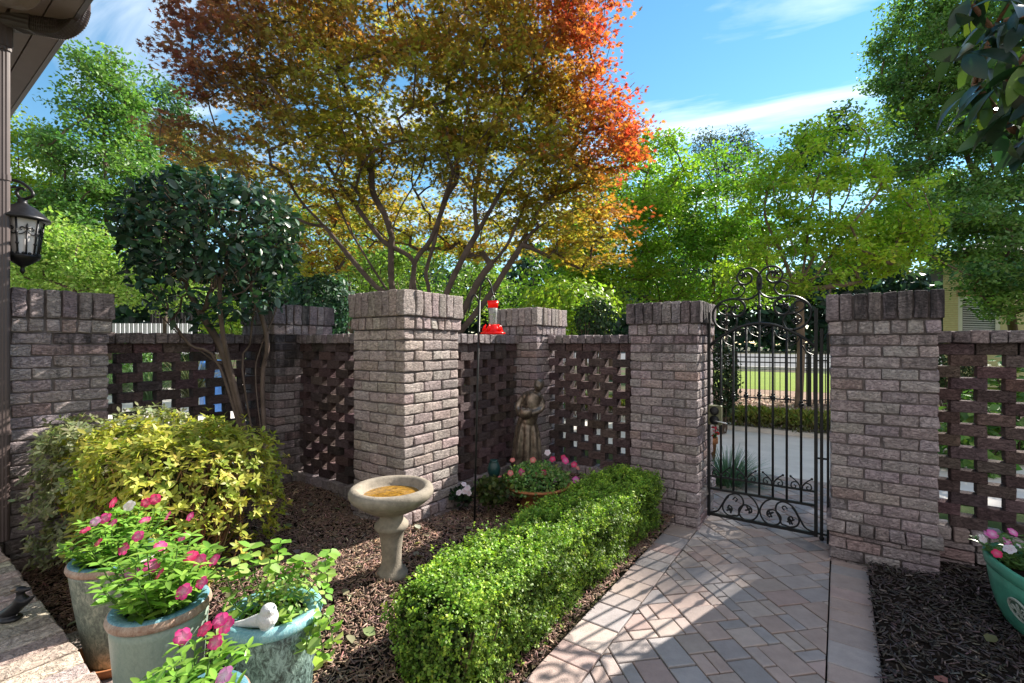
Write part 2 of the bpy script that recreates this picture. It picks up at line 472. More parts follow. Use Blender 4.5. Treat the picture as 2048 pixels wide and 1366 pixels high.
tt.done(tt.bsdf(tt.mix(nc.outputs[0], tt.mix(nb.outputs[0], (.07, .14, .015), (.18, .28, .03)), tt.mix(nb.outputs[0], (.14, .18, .02), (.3, .36, .05))), .9, .1, 0, tt.bump(nb.outputs[0], .6, .03)))
mat_simple('asphalt', (.11, .115, .125), .9, .2, 0, .15, 3, .3, 90, .004)
mat_simple('bank_mat', (.30, .21, .16), .95, .1, 0, .45, 9, .8, 50, .02)
sheet('ground', [(-400, -300), (400, -300), (400, 900), (-400, 900)], -.03, 'ground_mat')
sheet('driveway', uvq(-18, 9, 5.75, 8.5), -.012, 'concrete')
sheet('driveway', uvq(-18, -5.6, -8, 5.75), -.012, 'concrete')
sheet('mulch_bank', uvq(-5, 10, 8.55, 16.5), -.02, 'bank_mat')
sheet('lawn', uvq(-6, 9, 16.5, 27), -.016, 'lawn_mat')
sheet('road', uvq(-90, 120, 30, 75), -.012, 'asphalt')
kb = MB(); kb.box(G(15, 29.85, .03), (210, .3, .2), (UD, VD, ZD)); kb.box(G(-4.5, 8.53, .0), (27, .12, .10), (UD, VD, ZD)); tag(kb.build('kerb', 'concrete'), kind='structure')

# ------------------------------------------------------------------ garden beds
def bedz(u, v):
    s = np.clip((-1.25-u)/.9, 0, 1); s = s*s*(3-2*s)
    z = .045+.135*s
    z = z-.125*np.clip((.98-v)/.25, 0, 1)*np.clip((-1.3-u)/.4, 0, 1)
    return z+.012*np.sin(u*5.1+v*3.3)+.010*np.sin(v*7.7-u*4.1)
def bed(name, u0, u1, v0, v1, zf, st=.05):
    nu = int((u1-u0)/st)+1; nv = int((v1-v0)/st)+1
    U, Vv = np.meshgrid(np.linspace(u0, u1, nu), np.linspace(v0, v1, nv), indexing='ij')
    Z = zf(U, Vv)+rng.normal(0, .006, U.shape)
    P = np.stack([U*CU+Vv*SU, -U*SU+Vv*CU, Z], -1).reshape(-1, 3)
    i = np.arange(nu*nv).reshape(nu, nv)
    Fs = np.stack([i[:-1, :-1], i[:-1, 1:], i[1:, 1:], i[1:, :-1]], -1).reshape(-1, 4)[:, ::-1]
    return P, Fs
P1, F1 = bed('a', -4.22, -1.10, .48, 2.355, bedz); P2, F2 = bed('b', -2.6, -1.10, 2.36, 3.99, bedz)
tag(mk('garden_bed', np.vstack([P1, P2]), np.vstack([F1, F2+len(P1)]), 'soil'), kind='structure')
bedr = lambda u, v: .035+.03*np.clip((u-.15)/.5, 0, 1)+.01*np.sin(u*6+v*4)
P1, F1 = bed('c', .16, 2.6, -.2, 3.99, bedr)
tag(mk('garden_bed', P1, F1, 'soil'), kind='structure')
def chips(name, n, u0, u1, v0, v1, zf, base, size, keep=None):
    U = u0+(u1-u0)*rng.random(n); Vv = v0+(v1-v0)*rng.random(n)
    if keep is not None: k = keep(U, Vv); U, Vv = U[k], Vv[k]
    n = len(U); z = zf(U, Vv)+.012*rng.random(n)+.003
    P = np.stack([U*CU+Vv*SU, -U*SU+Vv*CU, z], 1)
    D = rdir(n); D[:, 2] *= .35; D = unit(D); N = rdir(n)*.55+np.array([0, 0, 1]); N = unit(N-D*(N*D).sum(1)[:, None]); X = np.cross(D, N)
    L = size*(.5+1.1*rng.random(n)**1.5); Wd = size*(.10+.14*rng.random(n)); H = size*.06
    q = np.array([(-.5,-.4,0),(.5,-.3,0),(.42,.45,0),(-.45,.5,0),(-.5,-.4,1),(.5,-.3,1),(.42,.45,1),(-.45,.5,1)])
    V = P[:, None]+q[None, :, 0:1]*(L[:, None]*D)[:, None]+q[None, :, 1:2]*(Wd[:, None]*X)[:, None]+q[None, :, 2:3]*(H*N)[:, None]
    fs = np.array([(4,5,6,7),(0,1,5,4),(1,2,6,5),(2,3,7,6),(3,0,4,7)])
    FF = (fs[None]+(np.arange(n)*8)[:, None, None]).reshape(-1, 4)
    c = vary(base, n, .55, .08); c[rng.random(n) < .06] *= 2.2
    return mk(name, V.reshape(-1, 3), FF, 'chip', None, np.repeat(np.clip(c, 0, .7), 8, axis=0))
inbed = lambda u, v: ~((u < -2.6) & (v > 2.36))
o = chips('mulch_chips', 72000, -4.2, -1.06, .5, 3.95, bedz, (.25, .165, .125), .032, inbed)
tag(o, 'brown shredded bark mulch covering the bed around the birdbath', 'mulch', kind='stuff')
o = chips('mulch_chips', 26000, .14, 2.5, .3, 3.9, bedr, (.075, .062, .06), .036)
tag(o, 'dark bark mulch in the bed beside the green planter', 'mulch', kind='stuff')
o = chips('mulch_chips', 9000, -3, 7, 8.9, 14.5, lambda u, v: -.02+0*u, (.42, .31, .24), .12)
tag(o, 'pale mulch on the strip beyond the driveway under the iron fence', 'mulch', kind='stuff')

# ------------------------------------------------------------------ paver path
def clip(poly, u0, u1, v0, v1):
    for ax, lim, sg in ((0, u0, 1), (0, u1, -1), (1, v0, 1), (1, v1, -1)):
        out = []
        for i in range(len(poly)):
            a, b = poly[i], poly[(i+1) % len(poly)]
            da, db = sg*(a[ax]-lim), sg*(b[ax]-lim)
            if da >= 0: out.append(a)
            if da*db < 0: s = da/(da-db); out.append(a+(b-a)*s)
        poly = out
        if len(poly) < 3: return None
    return poly
def paver(mb, poly, z, col, inset=.0036, h=.05):
    poly = np.array(poly); c = poly.mean(0)
    A = .5*abs(np.sum(poly[:, 0]*np.roll(poly[:, 1], -1)-poly[:, 1]*np.roll(poly[:, 0], -1)))
    if A < 3e-4: return
    r = math.sqrt(A); k1 = 1-inset*2.2/r; k2 = 1-(inset*2.2+.008)/r
    if k2 < .2: return
    # orientation
    s = np.sum(poly[:, 0]*np.roll(poly[:, 1], -1)-poly[:, 1]*np.roll(poly[:, 0], -1))
    if s < 0: poly = poly[::-1]
    n = len(poly); tz = z+rng.normal(0, .0012); tl = rng.normal(0, .008, 2)
    V = []
    for k, dz in ((k1, -h), (k1, -.0022), (k2, 0)):
        for p in poly:
            q = c+(p-c)*k; V.append(G(q[0], q[1], tz+dz+(q-c)@tl*(dz > -.01)))
    Fs = [tuple(2*n+i for i in range(n))]
    for a in (0, 1):
        for i in range(n): j = (i+1) % n; Fs.append((a*n+i, a*n+j, a*n+n+j, a*n+n+i))
    mb.add(V, Fs, col)
PAL = np.array([(.37,.305,.285),(.40,.31,.28),(.36,.315,.305),(.325,.30,.30),(.40,.33,.30),(.385,.29,.27),(.35,.315,.315),(.41,.345,.315)])*1.08
def pcol(): return np.clip(PAL[rng.integers(len(PAL))]*(.86+.26*rng.random()), 0, 1)
mb = MB()
def field(u0, u1, v0, v1):
    s = .069; n = 72; occ = np.zeros((n, n), bool); cu, cv = (u0+u1)/2, (v0+v1)/2
    a = R(45); ca, sa = math.cos(a), math.sin(a)
    szs = [(3,2),(2,3),(3,2),(2,2),(2,1),(1,2),(3,2),(2,2)]
    for j in range(n):
        for i in range(n):
            if occ[i, j]: continue
            opts = [szs[k] for k in rng.permutation(len(szs))]+[(1, 1)]
            for w, h in opts:
                if i+w <= n and j+h <= n and not occ[i:i+w, j:j+h].any(): break
            occ[i:i+w, j:j+h] = True
            q = [np.array([(x-n/2)*s, (y-n/2)*s]) for x, y in ((i, j), (i+w, j), (i+w, j+h), (i, j+h))]
            q = [np.array([cu+p[0]*ca-p[1]*sa, cv+p[0]*sa+p[1]*ca]) for p in q]
            q = clip(q, u0, u1, v0, v1)
            if q: paver(mb, q, 0, pcol())
field(-.885, -.045, .5, 4.3)
field(-1.3, .5, 4.3, 5.75)
v = .5
while v < 3.72:
    h = .2 if rng.random() < .6 else .135
    for u0, u1 in ((-1.09, -.885), (-.045, .155)):
        paver(mb, [np.array(p) for p in ((u0, v), (u1, v), (u1, min(v+h, 3.72)), (u0, min(v+h, 3.72)))], 0, pcol())
    v += h
pv = tag(mb.build('path', 'paver'), kind='structure')
o = sheet('path_base', uvq(-1.10, .165, .45, 5.75), -.014, 'soil'); o = sheet('path_base', uvq(-1.3, .5, 4.27, 5.76), -.018, 'soil')

# patio by the house, bricks laid square to its edge
mb = MB(); u = -6.0
while u < .9:
    w = .095*(.94+.12*rng.random())
    L = .0
    for k, (v0, v1) in enumerate(((.18, .48), (-.14, .18), (-.46, -.14))):
        c = vary((.62, .52, .44), 1, .2, .04)[0]
        mb.brick(G(u+w/2, (v0+v1)/2, .265+rng.normal(0, .001)), (w-.011, v1-v0-.010, .07), (UD, VD, ZD), np.append(c, .05), .006, .0025)
    u += w
mb.box(G(-2.55, .0, .13), (6.9, .93, .29), (UD, VD, ZD), (.05, .04, .036, 0))
tag(mb.build('patio', 'brick'), kind='structure')
mb = MB()
for k in range(7):
    c = vary((.46, .38, .33), 1, .2, .05)[0]
    mb.brick(G(-2.78+.22*k, .60, .065), (.21, .2, .06), (UD, VD, ZD), np.append(c, .05), .006, .002)
tag(mb.build('step', 'brick'), kind='structure')

# ------------------------------------------------------------------ brick pillars and lattice walls
CRS = .0714; WP = .538; BL = WP/3; HD = BL/2
Z_PL0, Z_PL1 = .20, .282
def bcol(kind='p', stain=.12):
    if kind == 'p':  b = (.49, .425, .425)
    elif kind == 'm': b = (.58, .50, .465)  # main pillar: brick colour lightened to boost sunlight on its lit face
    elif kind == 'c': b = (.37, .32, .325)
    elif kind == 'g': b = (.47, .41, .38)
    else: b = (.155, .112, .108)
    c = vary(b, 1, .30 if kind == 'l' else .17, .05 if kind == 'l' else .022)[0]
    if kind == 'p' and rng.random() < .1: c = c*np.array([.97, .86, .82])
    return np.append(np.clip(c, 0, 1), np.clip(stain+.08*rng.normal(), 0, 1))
AX = (UD, VD, ZD); AX2 = (VD, -UD, ZD)
def course_ring(mb, uc, vc, w, z, h, dep, nlong, flip, kind, stain, gap=.0085, ch=.004, jit=.0016):
    """one course round a square pillar; long sides run corner to corner"""
    bl = w/nlong; ws = w-2*dep; ns = max(1, int(round(ws/bl))); bs = ws/ns
    for sg in (-1, 1):
        for k in range(nlong):
            a = -w/2+bl*(k+.5); b = sg*(w/2-dep/2)
            uu, vv = (a, b) if not flip else (b, a)
            mb.rough(G(uc+uu, vc+vv, z+h/2), (bl-gap+.003*rng.normal(), dep, h-gap+.001*rng.normal()), AX if not flip else AX2, bcol(kind, stain))
        for k in range(ns):
            a = -ws/2+bs*(k+.5); b = sg*(w/2-dep/2)
            uu, vv = (b, a) if not flip else (a, b)
            mb.rough(G(uc+uu, vc+vv, z+h/2), (bs-gap+.003*rng.normal(), dep, h-gap+.001*rng.normal()), AX2 if not flip else AX, bcol(kind, stain))
def pillar(label, u1, v0, dh, stain_cap, stain, capkind='c', pk='p'):
    stain += .06
    """u1 = largest u, v0 = smallest v of the shaft"""
    uc, vc = u1-WP/2, v0+WP/2
    t = thing('brick_pillar', label, 'pillar', G(uc, vc, -.05), 'brick pillars of the garden wall')
    dz = dh; mb = MB(); z = Z_PL1+dz; i = 0
    for k in range(17):
        top = max(0, (k-11)/6)
        course_ring(mb, uc, vc, WP+rng.normal(0, .001), z, CRS, HD, 3, k % 2 == 1, pk, stain+.8*stain_cap*top**1.5); z += CRS
    mb.build('shaft', 'brick', t, True)
    mb = MB(); zc = z
    course_ring(mb, uc, vc, WP+.024, z, .088, HD+.01, 7, False, pk, stain_cap*.6, .009)
    mb.build('band', 'brick', t, True); z += .088
    mb = MB(); course_ring(mb, uc, vc, WP+.05, z, .178, HD+.02, 8, False, capkind, stain_cap, .008, .005, .0025)
    mb.build('cap', 'brick', t, True); ztop = z+.178
    mb = MB(); zz = -.06
    while zz < Z_PL0+dz-.01:
        h = min(CRS, Z_PL0+dz-zz); course_ring(mb, uc, vc, WP+.012, zz, h, HD, 3, int(zz*100) % 2 == 0, 'p', stain+.15); zz += h
    course_ring(mb, uc, vc, WP+.036, Z_PL0+dz, .082, HD+.01, 7, True, 'p', stain+.1, .009)
    mb.build('plinth', 'brick', t, True)
    mb = MB(); mb.box(G(uc, vc, (zc-.06)/2), (WP-.020, WP-.020, zc+.06), AX); 
    mb.box(G(uc, vc, (zc+ztop-.014)/2+.0005), (WP+.006, WP+.006, ztop-zc-.012), AX)
    mb.build('mortar', 'mortar', t); return t
U_M, V_M = -2.334, 2.086
pillar('brick pillar coloured paler for its sunlit side standing behind the birdbath', U_M, V_M, .02, .10, .0, 'g', 'm')
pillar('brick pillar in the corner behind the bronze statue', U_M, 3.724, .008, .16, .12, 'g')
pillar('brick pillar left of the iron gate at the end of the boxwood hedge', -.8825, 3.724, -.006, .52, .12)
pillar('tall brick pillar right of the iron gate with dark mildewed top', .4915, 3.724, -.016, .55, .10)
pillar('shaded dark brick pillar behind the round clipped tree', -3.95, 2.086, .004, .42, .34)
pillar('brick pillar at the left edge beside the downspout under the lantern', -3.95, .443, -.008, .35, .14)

def lattice(label, a0, a1, fixed, along, shade, ph=0.0, bl=.166):
    """along 'u' or 'v'; a0..a1 extent, fixed = other coordinate"""
    g = (lambda a, b, z: G(a, fixed+b, z)) if along == 'u' else (lambda a, b, z: G(fixed-b, a, z))
    ax = AX if along == 'u' else AX2
    L = a1-a0; t = thing('lattice_wall', label, 'wall', g((a0+a1)/2, 0, -.05), 'open brick lattice walls between the pillars')
    p = .24; th = .092
    mb = MB(); z = Z_PL1
    for k in range(15):
        x = a0-p+((p/2) if k % 2 else 0)+ph
        while x < a1:
            s, e = max(x, a0), min(x+bl, a1)
            if e-s > .02:
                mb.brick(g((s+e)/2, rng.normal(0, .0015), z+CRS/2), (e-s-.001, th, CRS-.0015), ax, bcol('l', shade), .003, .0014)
            x += p
        z += CRS
    mb.build('lattice', 'brick', t)
    mb = MB(); x = a0; k = 0
    n = max(1, round(L/BL)); 
    for k in range(n): mb.brick(g(a0+L*(k+.5)/n, 0, z+.036), (L/n-.009, th+.004, .0705), ax, bcol('l', shade), .003)
    mb.build('header_course', 'brick', t); z += CRS
    mb = MB(); n = max(1, round(L/.079))
    for k in range(n): mb.brick(g(a0+L*(k+.5)/n, rng.normal(0, .001), z+.038), (L/n-.007, .165, .076), ax, bcol('c', .30), .005, .0025)
    mb.build('coping', 'brick', t)
    mb = MB(); zz = -.06; q = 0
    while zz < Z_PL0-.01:
        h = min(CRS, Z_PL0-zz); n = max(1, round(L/BL))
        for k in range(n): mb.brick(g(a0+L*(k+.5)/n, 0, zz+h/2), (L/n-.009, .15, h-.008), ax, bcol('p', .3), .004)
        zz += h
    n = max(1, round(L/.079))
    for k in range(n): mb.brick(g(a0+L*(k+.5)/n, 0, Z_PL0+.041), (L/n-.008, .17, .078), ax, bcol('p', .25), .005, .0025)
    mb.build('base', 'brick', t)
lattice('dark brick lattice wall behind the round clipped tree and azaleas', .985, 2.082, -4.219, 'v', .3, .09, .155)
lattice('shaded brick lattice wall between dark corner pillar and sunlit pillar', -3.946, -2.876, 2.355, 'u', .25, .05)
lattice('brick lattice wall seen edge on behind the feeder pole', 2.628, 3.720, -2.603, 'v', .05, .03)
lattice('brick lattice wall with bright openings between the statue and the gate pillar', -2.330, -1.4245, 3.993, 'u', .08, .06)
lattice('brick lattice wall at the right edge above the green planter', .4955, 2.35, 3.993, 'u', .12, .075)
# ------------------------------------------------------------------ more materials
mat_simple('terracotta', (.42, .17, .075), .8, .2, 0, .25, 25, .3, 120, .002)
mat_simple('stone', (.27, .235, .19), .9, .2, 0, .3, 18, .8, 140, .004)
mat_simple('bronze', (.17, .135, .105), .30, .5, .55, .8, 16, .4, 70, .004)
mat_simple('dark_metal', (.03, .03, .034), .4, .5, .6, .3, 30, .3, 80, .002)
mat_simple('white_stone', (.62, .62, .62), .9, .2, 0, .15, 30, .9, 130, .004)
mat_simple('brown_paint', (.085, .062, .06), .45, .45, 0, .12, 8, .08, 60, .002)
mat_simple('soffit_paint', (.24, .18, .16), .6, .3, 0, .08, 6, .1, 60, .002)
mat_simple('frost_glass', (.62, .60, .60), .35, .5, 0, .1, 14, .15, 60, .002)
mat_simple('green_glaze', (.09, .36, .25), .3, .5, 0, .22, 9, .06, 40, .002)
mat_simple('emblem_grey', (.42, .46, .41), .7, .3, 0, .2, 40, .3, 120, .001)
mat_simple('yellow_brick', (.62, .57, .33), .9, .2, 0, .12, 10, .3, 60, .004)
mat_simple('cream_paint', (.75, .74, .66), .5, .4, 0, .05)
mat_simple('white_paint', (.72, .73, .78), .6, .3, 0, .08)
mat_simple('dark_wood', (.035, .03, .032), .8, .2)
mat_simple('blue_plastic', (.04, .15, .45), .4, .5)
mat_simple('olive_metal', (.15, .155, .085), .5, .4, 0, .2)
mat_simple('steel', (.5, .5, .5), .3, .5, .9, .1)
mat_simple('tan_brick', (.55, .35, .22), .9, .2)
mat_simple('blue_slate', (.05, .055, .065), .8, .2)
mat_simple('dark_glass', (.03, .05, .04), .08, .6, 0, .4, 3, .02)
mat_attr('glaze', .28, .5, 70, .25, .004, .2, 20)
def speck(name, c1, c2, c3):
    t = NT(name); pos = t.n('ShaderNodeTexCoord').outputs['Object']
    mp = t.n('ShaderNodeMapping'); t.l(pos, mp.inputs[0]); mp.inputs['Scale'].default_value = (1, 1, .55)
    n1 = t.noise(70, 5, .75, mp.outputs[0], 1.0); n2 = t.noise(14, 4, .6, pos)
    sp = t.n('ShaderNodeSeparateXYZ'); t.l(pos, sp.inputs[0])
    k = t.math('ADD', n1.outputs[0], t.math('MULTIPLY', t.math('SUBTRACT', n2.outputs[0], .5), .5))
    r = t.ramp(k, [(.38, c1), (.5, c2), (.62, c3)])
    return t.done(t.bsdf(r.outputs[0], .35, .5, 0, t.bump(n1.outputs[0], .6, .004)))
speck('glaze_speck', (.12, .14, .12), (.21, .245, .20), (.36, .37, .30))
speck('glaze_rough', (.03, .045, .04), (.13, .20, .18), (.30, .42, .39))
speck('glaze_sage', (.23, .30, .25), (.26, .33, .275), (.29, .36, .30))
speck('glaze_blue', (.07, .17, .23), (.10, .25, .33), (.20, .36, .42))
speck('glaze_teal', (.14, .33, .37), (.20, .42, .46), (.3, .5, .52))
speck('glaze_tan', (.28, .17, .12), (.36, .24, .18), (.45, .33, .26))
tt = NT('clear_plastic')
p = tt.bsdf((.95, .95, .95), .08, .5); p.inputs['Transmission Weight'].default_value = .75; p.inputs['IOR'].default_value = 1.2; tt.done(p)
tt = NT('red_plastic')
p = tt.bsdf((.85, .025, .02), .2, .5); tr = tt.n('ShaderNodeBsdfTranslucent'); tr.inputs[0].default_value = (1, .06, .04, 1)
m_ = tt.n('ShaderNodeMixShader'); m_.inputs[0].default_value = .45; tt.l(p.outputs[0], m_.inputs[1]); tt.l(tr.outputs[0], m_.inputs[2]); tt.done(m_)
tt = NT('bath_water'); pos = tt.n('ShaderNodeNewGeometry').outputs['Position']
nn = tt.noise(45, 5, .7, pos); n3 = tt.noise(160, 2, .5, pos)
r = tt.ramp(nn.outputs[0], [(.3, (.09, .045, .008)), (.55, (.30, .155, .018)), (.75, (.45, .29, .07))])
tt.done(tt.bsdf(r.outputs[0], .06, .6, 0, tt.bump(n3.outputs[0], .05, .003)))

def fuse(mb, name, voxel, mat, parent, smooth=3, disp=None):
    """merge overlapping closed forms into one continuous skin"""
    V = np.concatenate(mb.v); me = bpy.data.meshes.new('tmp'); me.from_pydata(V.tolist(), [], mb.f)
    ob = bpy.data.objects.new('tmp', me); COL.objects.link(ob)
    md = ob.modifiers.new('r', 'REMESH'); md.mode = 'VOXEL'; md.voxel_size = voxel
    if smooth: sm = ob.modifiers.new('s', 'SMOOTH'); sm.iterations = smooth; sm.factor = .5
    dg = bpy.context.evaluated_depsgraph_get(); e = ob.evaluated_get(dg).to_mesh()
    v = np.array([q.co[:] for q in e.vertices]); f = [tuple(q.vertices) for q in e.polygons]
    ob.evaluated_get(dg).to_mesh_clear(); bpy.data.objects.remove(ob); bpy.data.meshes.remove(me)
    if disp is not None: v = disp(v)
    return mk(name, v, f, mat, parent, None, True)

# ------------------------------------------------------------------ iron gate
VG = 3.989
def gp(px, py):
    k = (px-1024)/F; Y = VG/(k*SU+CU)
    return np.array([k*Y, Y, EYE-(py-HY)/F*Y])
g5 = lambda L: np.array([gp(1380+x/4.878, 520+y/4.878) for x, y in L])
g6 = lambda L: np.array([gp(1380+x/4.269, 800+y/4.269) for x, y in L])
UL, UR = -.859, -.134
UC = (UL+UR)/2
def mir(P, uc=UC):
    u = P[:, 0]*CU-P[:, 1]*SU; z = P[:, 2]
    return np.array([G(2*uc-a, VG, b) for a, b in zip(u, z)])
gu = lambda u, z, d=0: G(u, VG+d, z)
gt = thing('garden_gate', 'black wrought iron garden gate with scrolled top between two brick pillars', 'gate', G(UC, VG, 0))
mb = MB()
def bar(mb, a, b, w): # square bar
    d = unit(b-a); x = VD; y = np.cross(d, x); mb.box((a+b)/2, (np.linalg.norm(b-a), w, w), (d, x, y), (.5,)*3)
bar(mb, gu(UL, .035), gu(UL, 1.675), .022); bar(mb, gu(UR, .035), gu(UR, 1.675), .022)
for z, w in ((.052, .022), (.257, .018), (.357, .014)): bar(mb, gu(UL+.011, z), gu(UR-.011, z), w)
arch = np.array([gu(UL+(UR-UL)*s, 1.40+.178*math.sin(math.pi*s)**.9) for s in np.linspace(0.012, .988, 40)])
mb.tube(arch, .011, 8)
mb.build('frame', 'iron', gt)
arch_z = lambda u: 1.40+.178*math.sin(math.pi*min(max((u-UL)/(UR-UL), 0), 1))**.9
for k in range(1, 8):
    u = UL+(UR-UL)*k/8; mb = MB(); top = 1.885 if k == 4 else arch_z(u)-.006
    mb.tube([gu(u, .262), gu(u, top)], .0085, 8)
    zc = 1.0+.02*(4-abs(k-4))/3-.03*(abs(k-4) == 3)
    mb.ball(gu(u, zc), (.02, .02, .014), 8); mb.ball(gu(u, zc+.02), (.014, .014, .01), 8); mb.ball(gu(u, zc-.02), (.014, .014, .01), 8)
    if k == 4: mb.ball(gu(u, 1.70), (.019, .019, .022), 8); mb.ball(gu(u, 1.895), (.014, .014, .03), 8)
    mb.build('bar', 'iron', gt, True)
TOP = [
 ([(690,285),(694,230),(688,165),(645,105),(580,80),(505,98),(460,160),(478,218),(535,240),(590,212),(603,165),(570,130),(530,138),(515,165)], .008),
 ([(692,262),(655,335),(570,382),(470,380)], .008),
 ([(430,380),(498,352),(535,290),(505,248),(452,245),(412,285),(424,325),(462,325),(478,298),(462,285)], .006),
 ([(365,692),(290,665),(238,610),(222,540),(250,460),(330,400),(430,378),(505,405),(537,465),(505,532),(445,546),(405,515),(412,470),(445,455),(462,470)], .009),
 ([(440,545),(345,538),(285,508),(272,460),(315,430),(360,450),(358,490),(325,492)], .006),
 ([(345,690),(420,680),(456,610),(435,555),(375,533),(312,565),(300,615),(340,642),(375,612),(360,590)], .006)]
BOT = [
 ([(170,955),(235,945),(275,890),(325,818),(390,800),(440,830),(456,885),(428,940),(410,985),(380,985),(340,985),(295,955),(278,905),(300,855),(330,822)], .0065),
 ([(480,800),(550,860),(586,945),(555,1012),(490,1026),(430,990),(418,930),(465,895),(515,915),(525,955),(500,965)], .0065),
 ([(345,965),(360,925),(335,898),(320,925)], .006), ([(365,850),(385,832),(405,850),(388,868)], .005)]
mb = MB()
for L, r in TOP:
    P = cr(g5(L), .008); mb.tube(P, r, 7); mb.tube(mir(P), r, 7)
for c in ((520, 150), (445, 462), (345, 610)):
    for fn in (lambda P: P, mir):
        q = fn(g5([c]))[0]
        for a in range(5):
            an = a*1.3+.4; d = UD*math.cos(an)+ZD*math.sin(an)
            mb.ball(q+d*.016, (.018, .008, .011), 6, axes=(d, np.cross(d, VD), VD))
mb.build('crest_scrolls', 'iron', gt, True)
mb = MB()
for L, r in BOT:
    P = cr(g6(L), .008); mb.tube(P, r, 7); mb.tube(mir(P), r, 7)
for c in ((340, 935), (500, 935)):
    for fn in (lambda P: P, mir):
        q = fn(g6([c]))[0]
        for a in range(4):
            an = a*1.5+.6; d = UD*math.cos(an)+ZD*math.sin(an)
            mb.ball(q+d*.014, (.018, .008, .009), 6, axes=(d, np.cross(d, VD), VD))
mb.build('lower_scrolls', 'iron', gt, True)
mb = MB()
for k in (1, 3, 5, 7):
    u = UL+(UR-UL)*k/8
    for s in (-1, 1):
        P = cr([gu(u+s*x, .357+z) for x, z in ((.004, .015), (.02, .045), (.045, .07), (.066, .086))], .01)
        mb.tube(P, .0045, 6); mb.ball(P[-1], .009, 8)
        P = cr([gu(u+s*x, .357+z) for x, z in ((.004, .02), (.03, .05), (.058, .042), (.062, .012), (.04, .006), (.034, .022), (.046, .028))], .008)
        mb.tube(P, .0045, 6)
    mb.ball(gu(u, .375), (.014, .014, .02), 8)
mb.build('rail_scrolls', 'iron', gt, True); mb = MB()
for k in range(8):      # small curls under the arch
    u = UL+(UR-UL)*(k+.5)/8; s = 1 if k % 2 else -1; z0 = arch_z(u)-.015
    P = cr([gu(u+s*x, z0+z) for x, z in ((-.035, .0), (0, -.004), (.028, -.022), (.022, -.05), (-.004, -.052), (-.008, -.032), (.006, -.028))], .008)
    mb.tube(P, .0045, 6)
    P = cr([gu(u+s*x, z0+z) for x, z in ((-.036, -.02), (-.02, -.055), (.005, -.075), (.036, -.088))], .01); mb.tube(P, .0045, 6)
mb.build('arch_scrolls', 'iron', gt, True)
mb = MB(); bar(mb, gu(-.10, .03), gu(-.10, 1.53), .02); bar(mb, gu(-.062, -.0), gu(-.062, 1.5), .016)
for z in (.06, 1.30, .6): bar(mb, gu(-.134, z), gu(-.064, z), .012)
mb.ball(gu(-.10, .03), .018, 8)
mb.build('hinge_post', 'iron', gt)
mb = MB(); lk = mb; c0 = gp(1432, 829); lc = c0-VD*.03
mb.brick(lc, (.10, .05, .155), (UD, VD, ZD), (.5,)*3, .006, 0)
lb = mb.build('lock_box', 'olive_metal', gt)
mb = MB(); mb.brick(gp(1396, 828)+VD*.0, (.045, .06, .16), (UD, VD, ZD), (.5,)*3, .004, 0); mb.build('keeper', 'iron', lb)
mb = MB(); Mf = np.stack([UD, ZD, -VD], 1)
mb.lathe([(.0, 0), (.032, 0), (.034, .01), (.026, .016), (.0, .017)], lc+ZD*.036-VD*.025, 20, M=Mf)
mb.lathe([(.0, 0), (.034, 0), (.036, .012), (.0, .014)], lc-ZD*.036-VD*.025, 20, M=Mf); mb.build('knob', 'iron', lb, True)
mb = MB(); mb.tube(cr([lc-ZD*.04-VD*.045, lc-ZD*.045-VD*.055+UD*.05, lc-ZD*.055-VD*.05+UD*.10]), .006, 8); mb.build('lever', 'steel', lb, True)

# ------------------------------------------------------------------ bird bath
bx, by = -.648, 2.50; bz0 = .17
t = thing('birdbath', 'grey stone birdbath on a turned pedestal in front of the sunlit pillar', 'birdbath', (bx, by, bz0))
mb = MB()
prof = [(.0,0),(.092,0),(.094,.02),(.084,.035),(.066,.05),(.057,.09),(.058,.15),(.066,.21),(.074,.245),(.09,.258),(.098,.27),(.097,.285),(.084,.297),(.07,.31),(.066,.325),(.074,.342),(.085,.352),(.0,.355)]
mb.lathe([(r*.92, z) for r, z in prof], (bx, by, bz0), 40); mb.build('pedestal', 'stone', t, True)
mb = MB()
prof = [(.0,.348),(.08,.348),(.12,.362),(.18,.402),(.209,.426),(.222,.445),(.223,.462),(.217,.478),(.203,.487),(.186,.487),(.172,.478),(.16,.455),(.14,.435),(.0,.425)]
mb.lathe(prof, (bx, by, bz0), 48); mb.build('bowl', 'stone', t, True)
mb = MB(); mb.lathe([(0,.442),(.148,.4435)], (bx, by, bz0), 40); mb.build('water', 'bath_water', t)

# ------------------------------------------------------------------ shepherd hook, feeder
hy = 3.22; hk = at(948, 1066, hy)
t = thing('shepherd_hook', 'thin black shepherd hook pole holding the hummingbird feeder', 'pole', hk)
mb = MB(); pp = lambda L: np.array([at(x, y, hy) for x, y in L])
mb.tube(pp([(948,1085),(954,800),(959,600)]), .0075, 8); mb.build('pole', 'iron', t, True)
mb = MB(); mb.tube(cr(pp([(959,602),(961,575),(967,561),(974,558),(981,568),(984,582),(987,590)]), .01), .006, 8); mb.build('hook', 'iron', t, True)
mb = MB(); mb.tube(cr(pp([(958.5,625),(957,605),(953,594),(948,590),(943,596),(940,612),(937,626)]), .01), .006, 8); mb.build('hook', 'iron', t, True)
fc = at(986, 664, hy)
t = thing('hummingbird_feeder', 'red and clear plastic hummingbird feeder hanging from the hook', 'bird feeder', fc)
s = hy/F
def lz(L): return [(r*s, (664-y)*s) for r, y in L]
mb = MB(); mb.lathe(lz([(0,651),(7,651),(7.4,645),(6.8,640),(8,628),(9.6,616),(0,616)]), fc, 28); mb.build('bottle', 'clear_plastic', t, True)
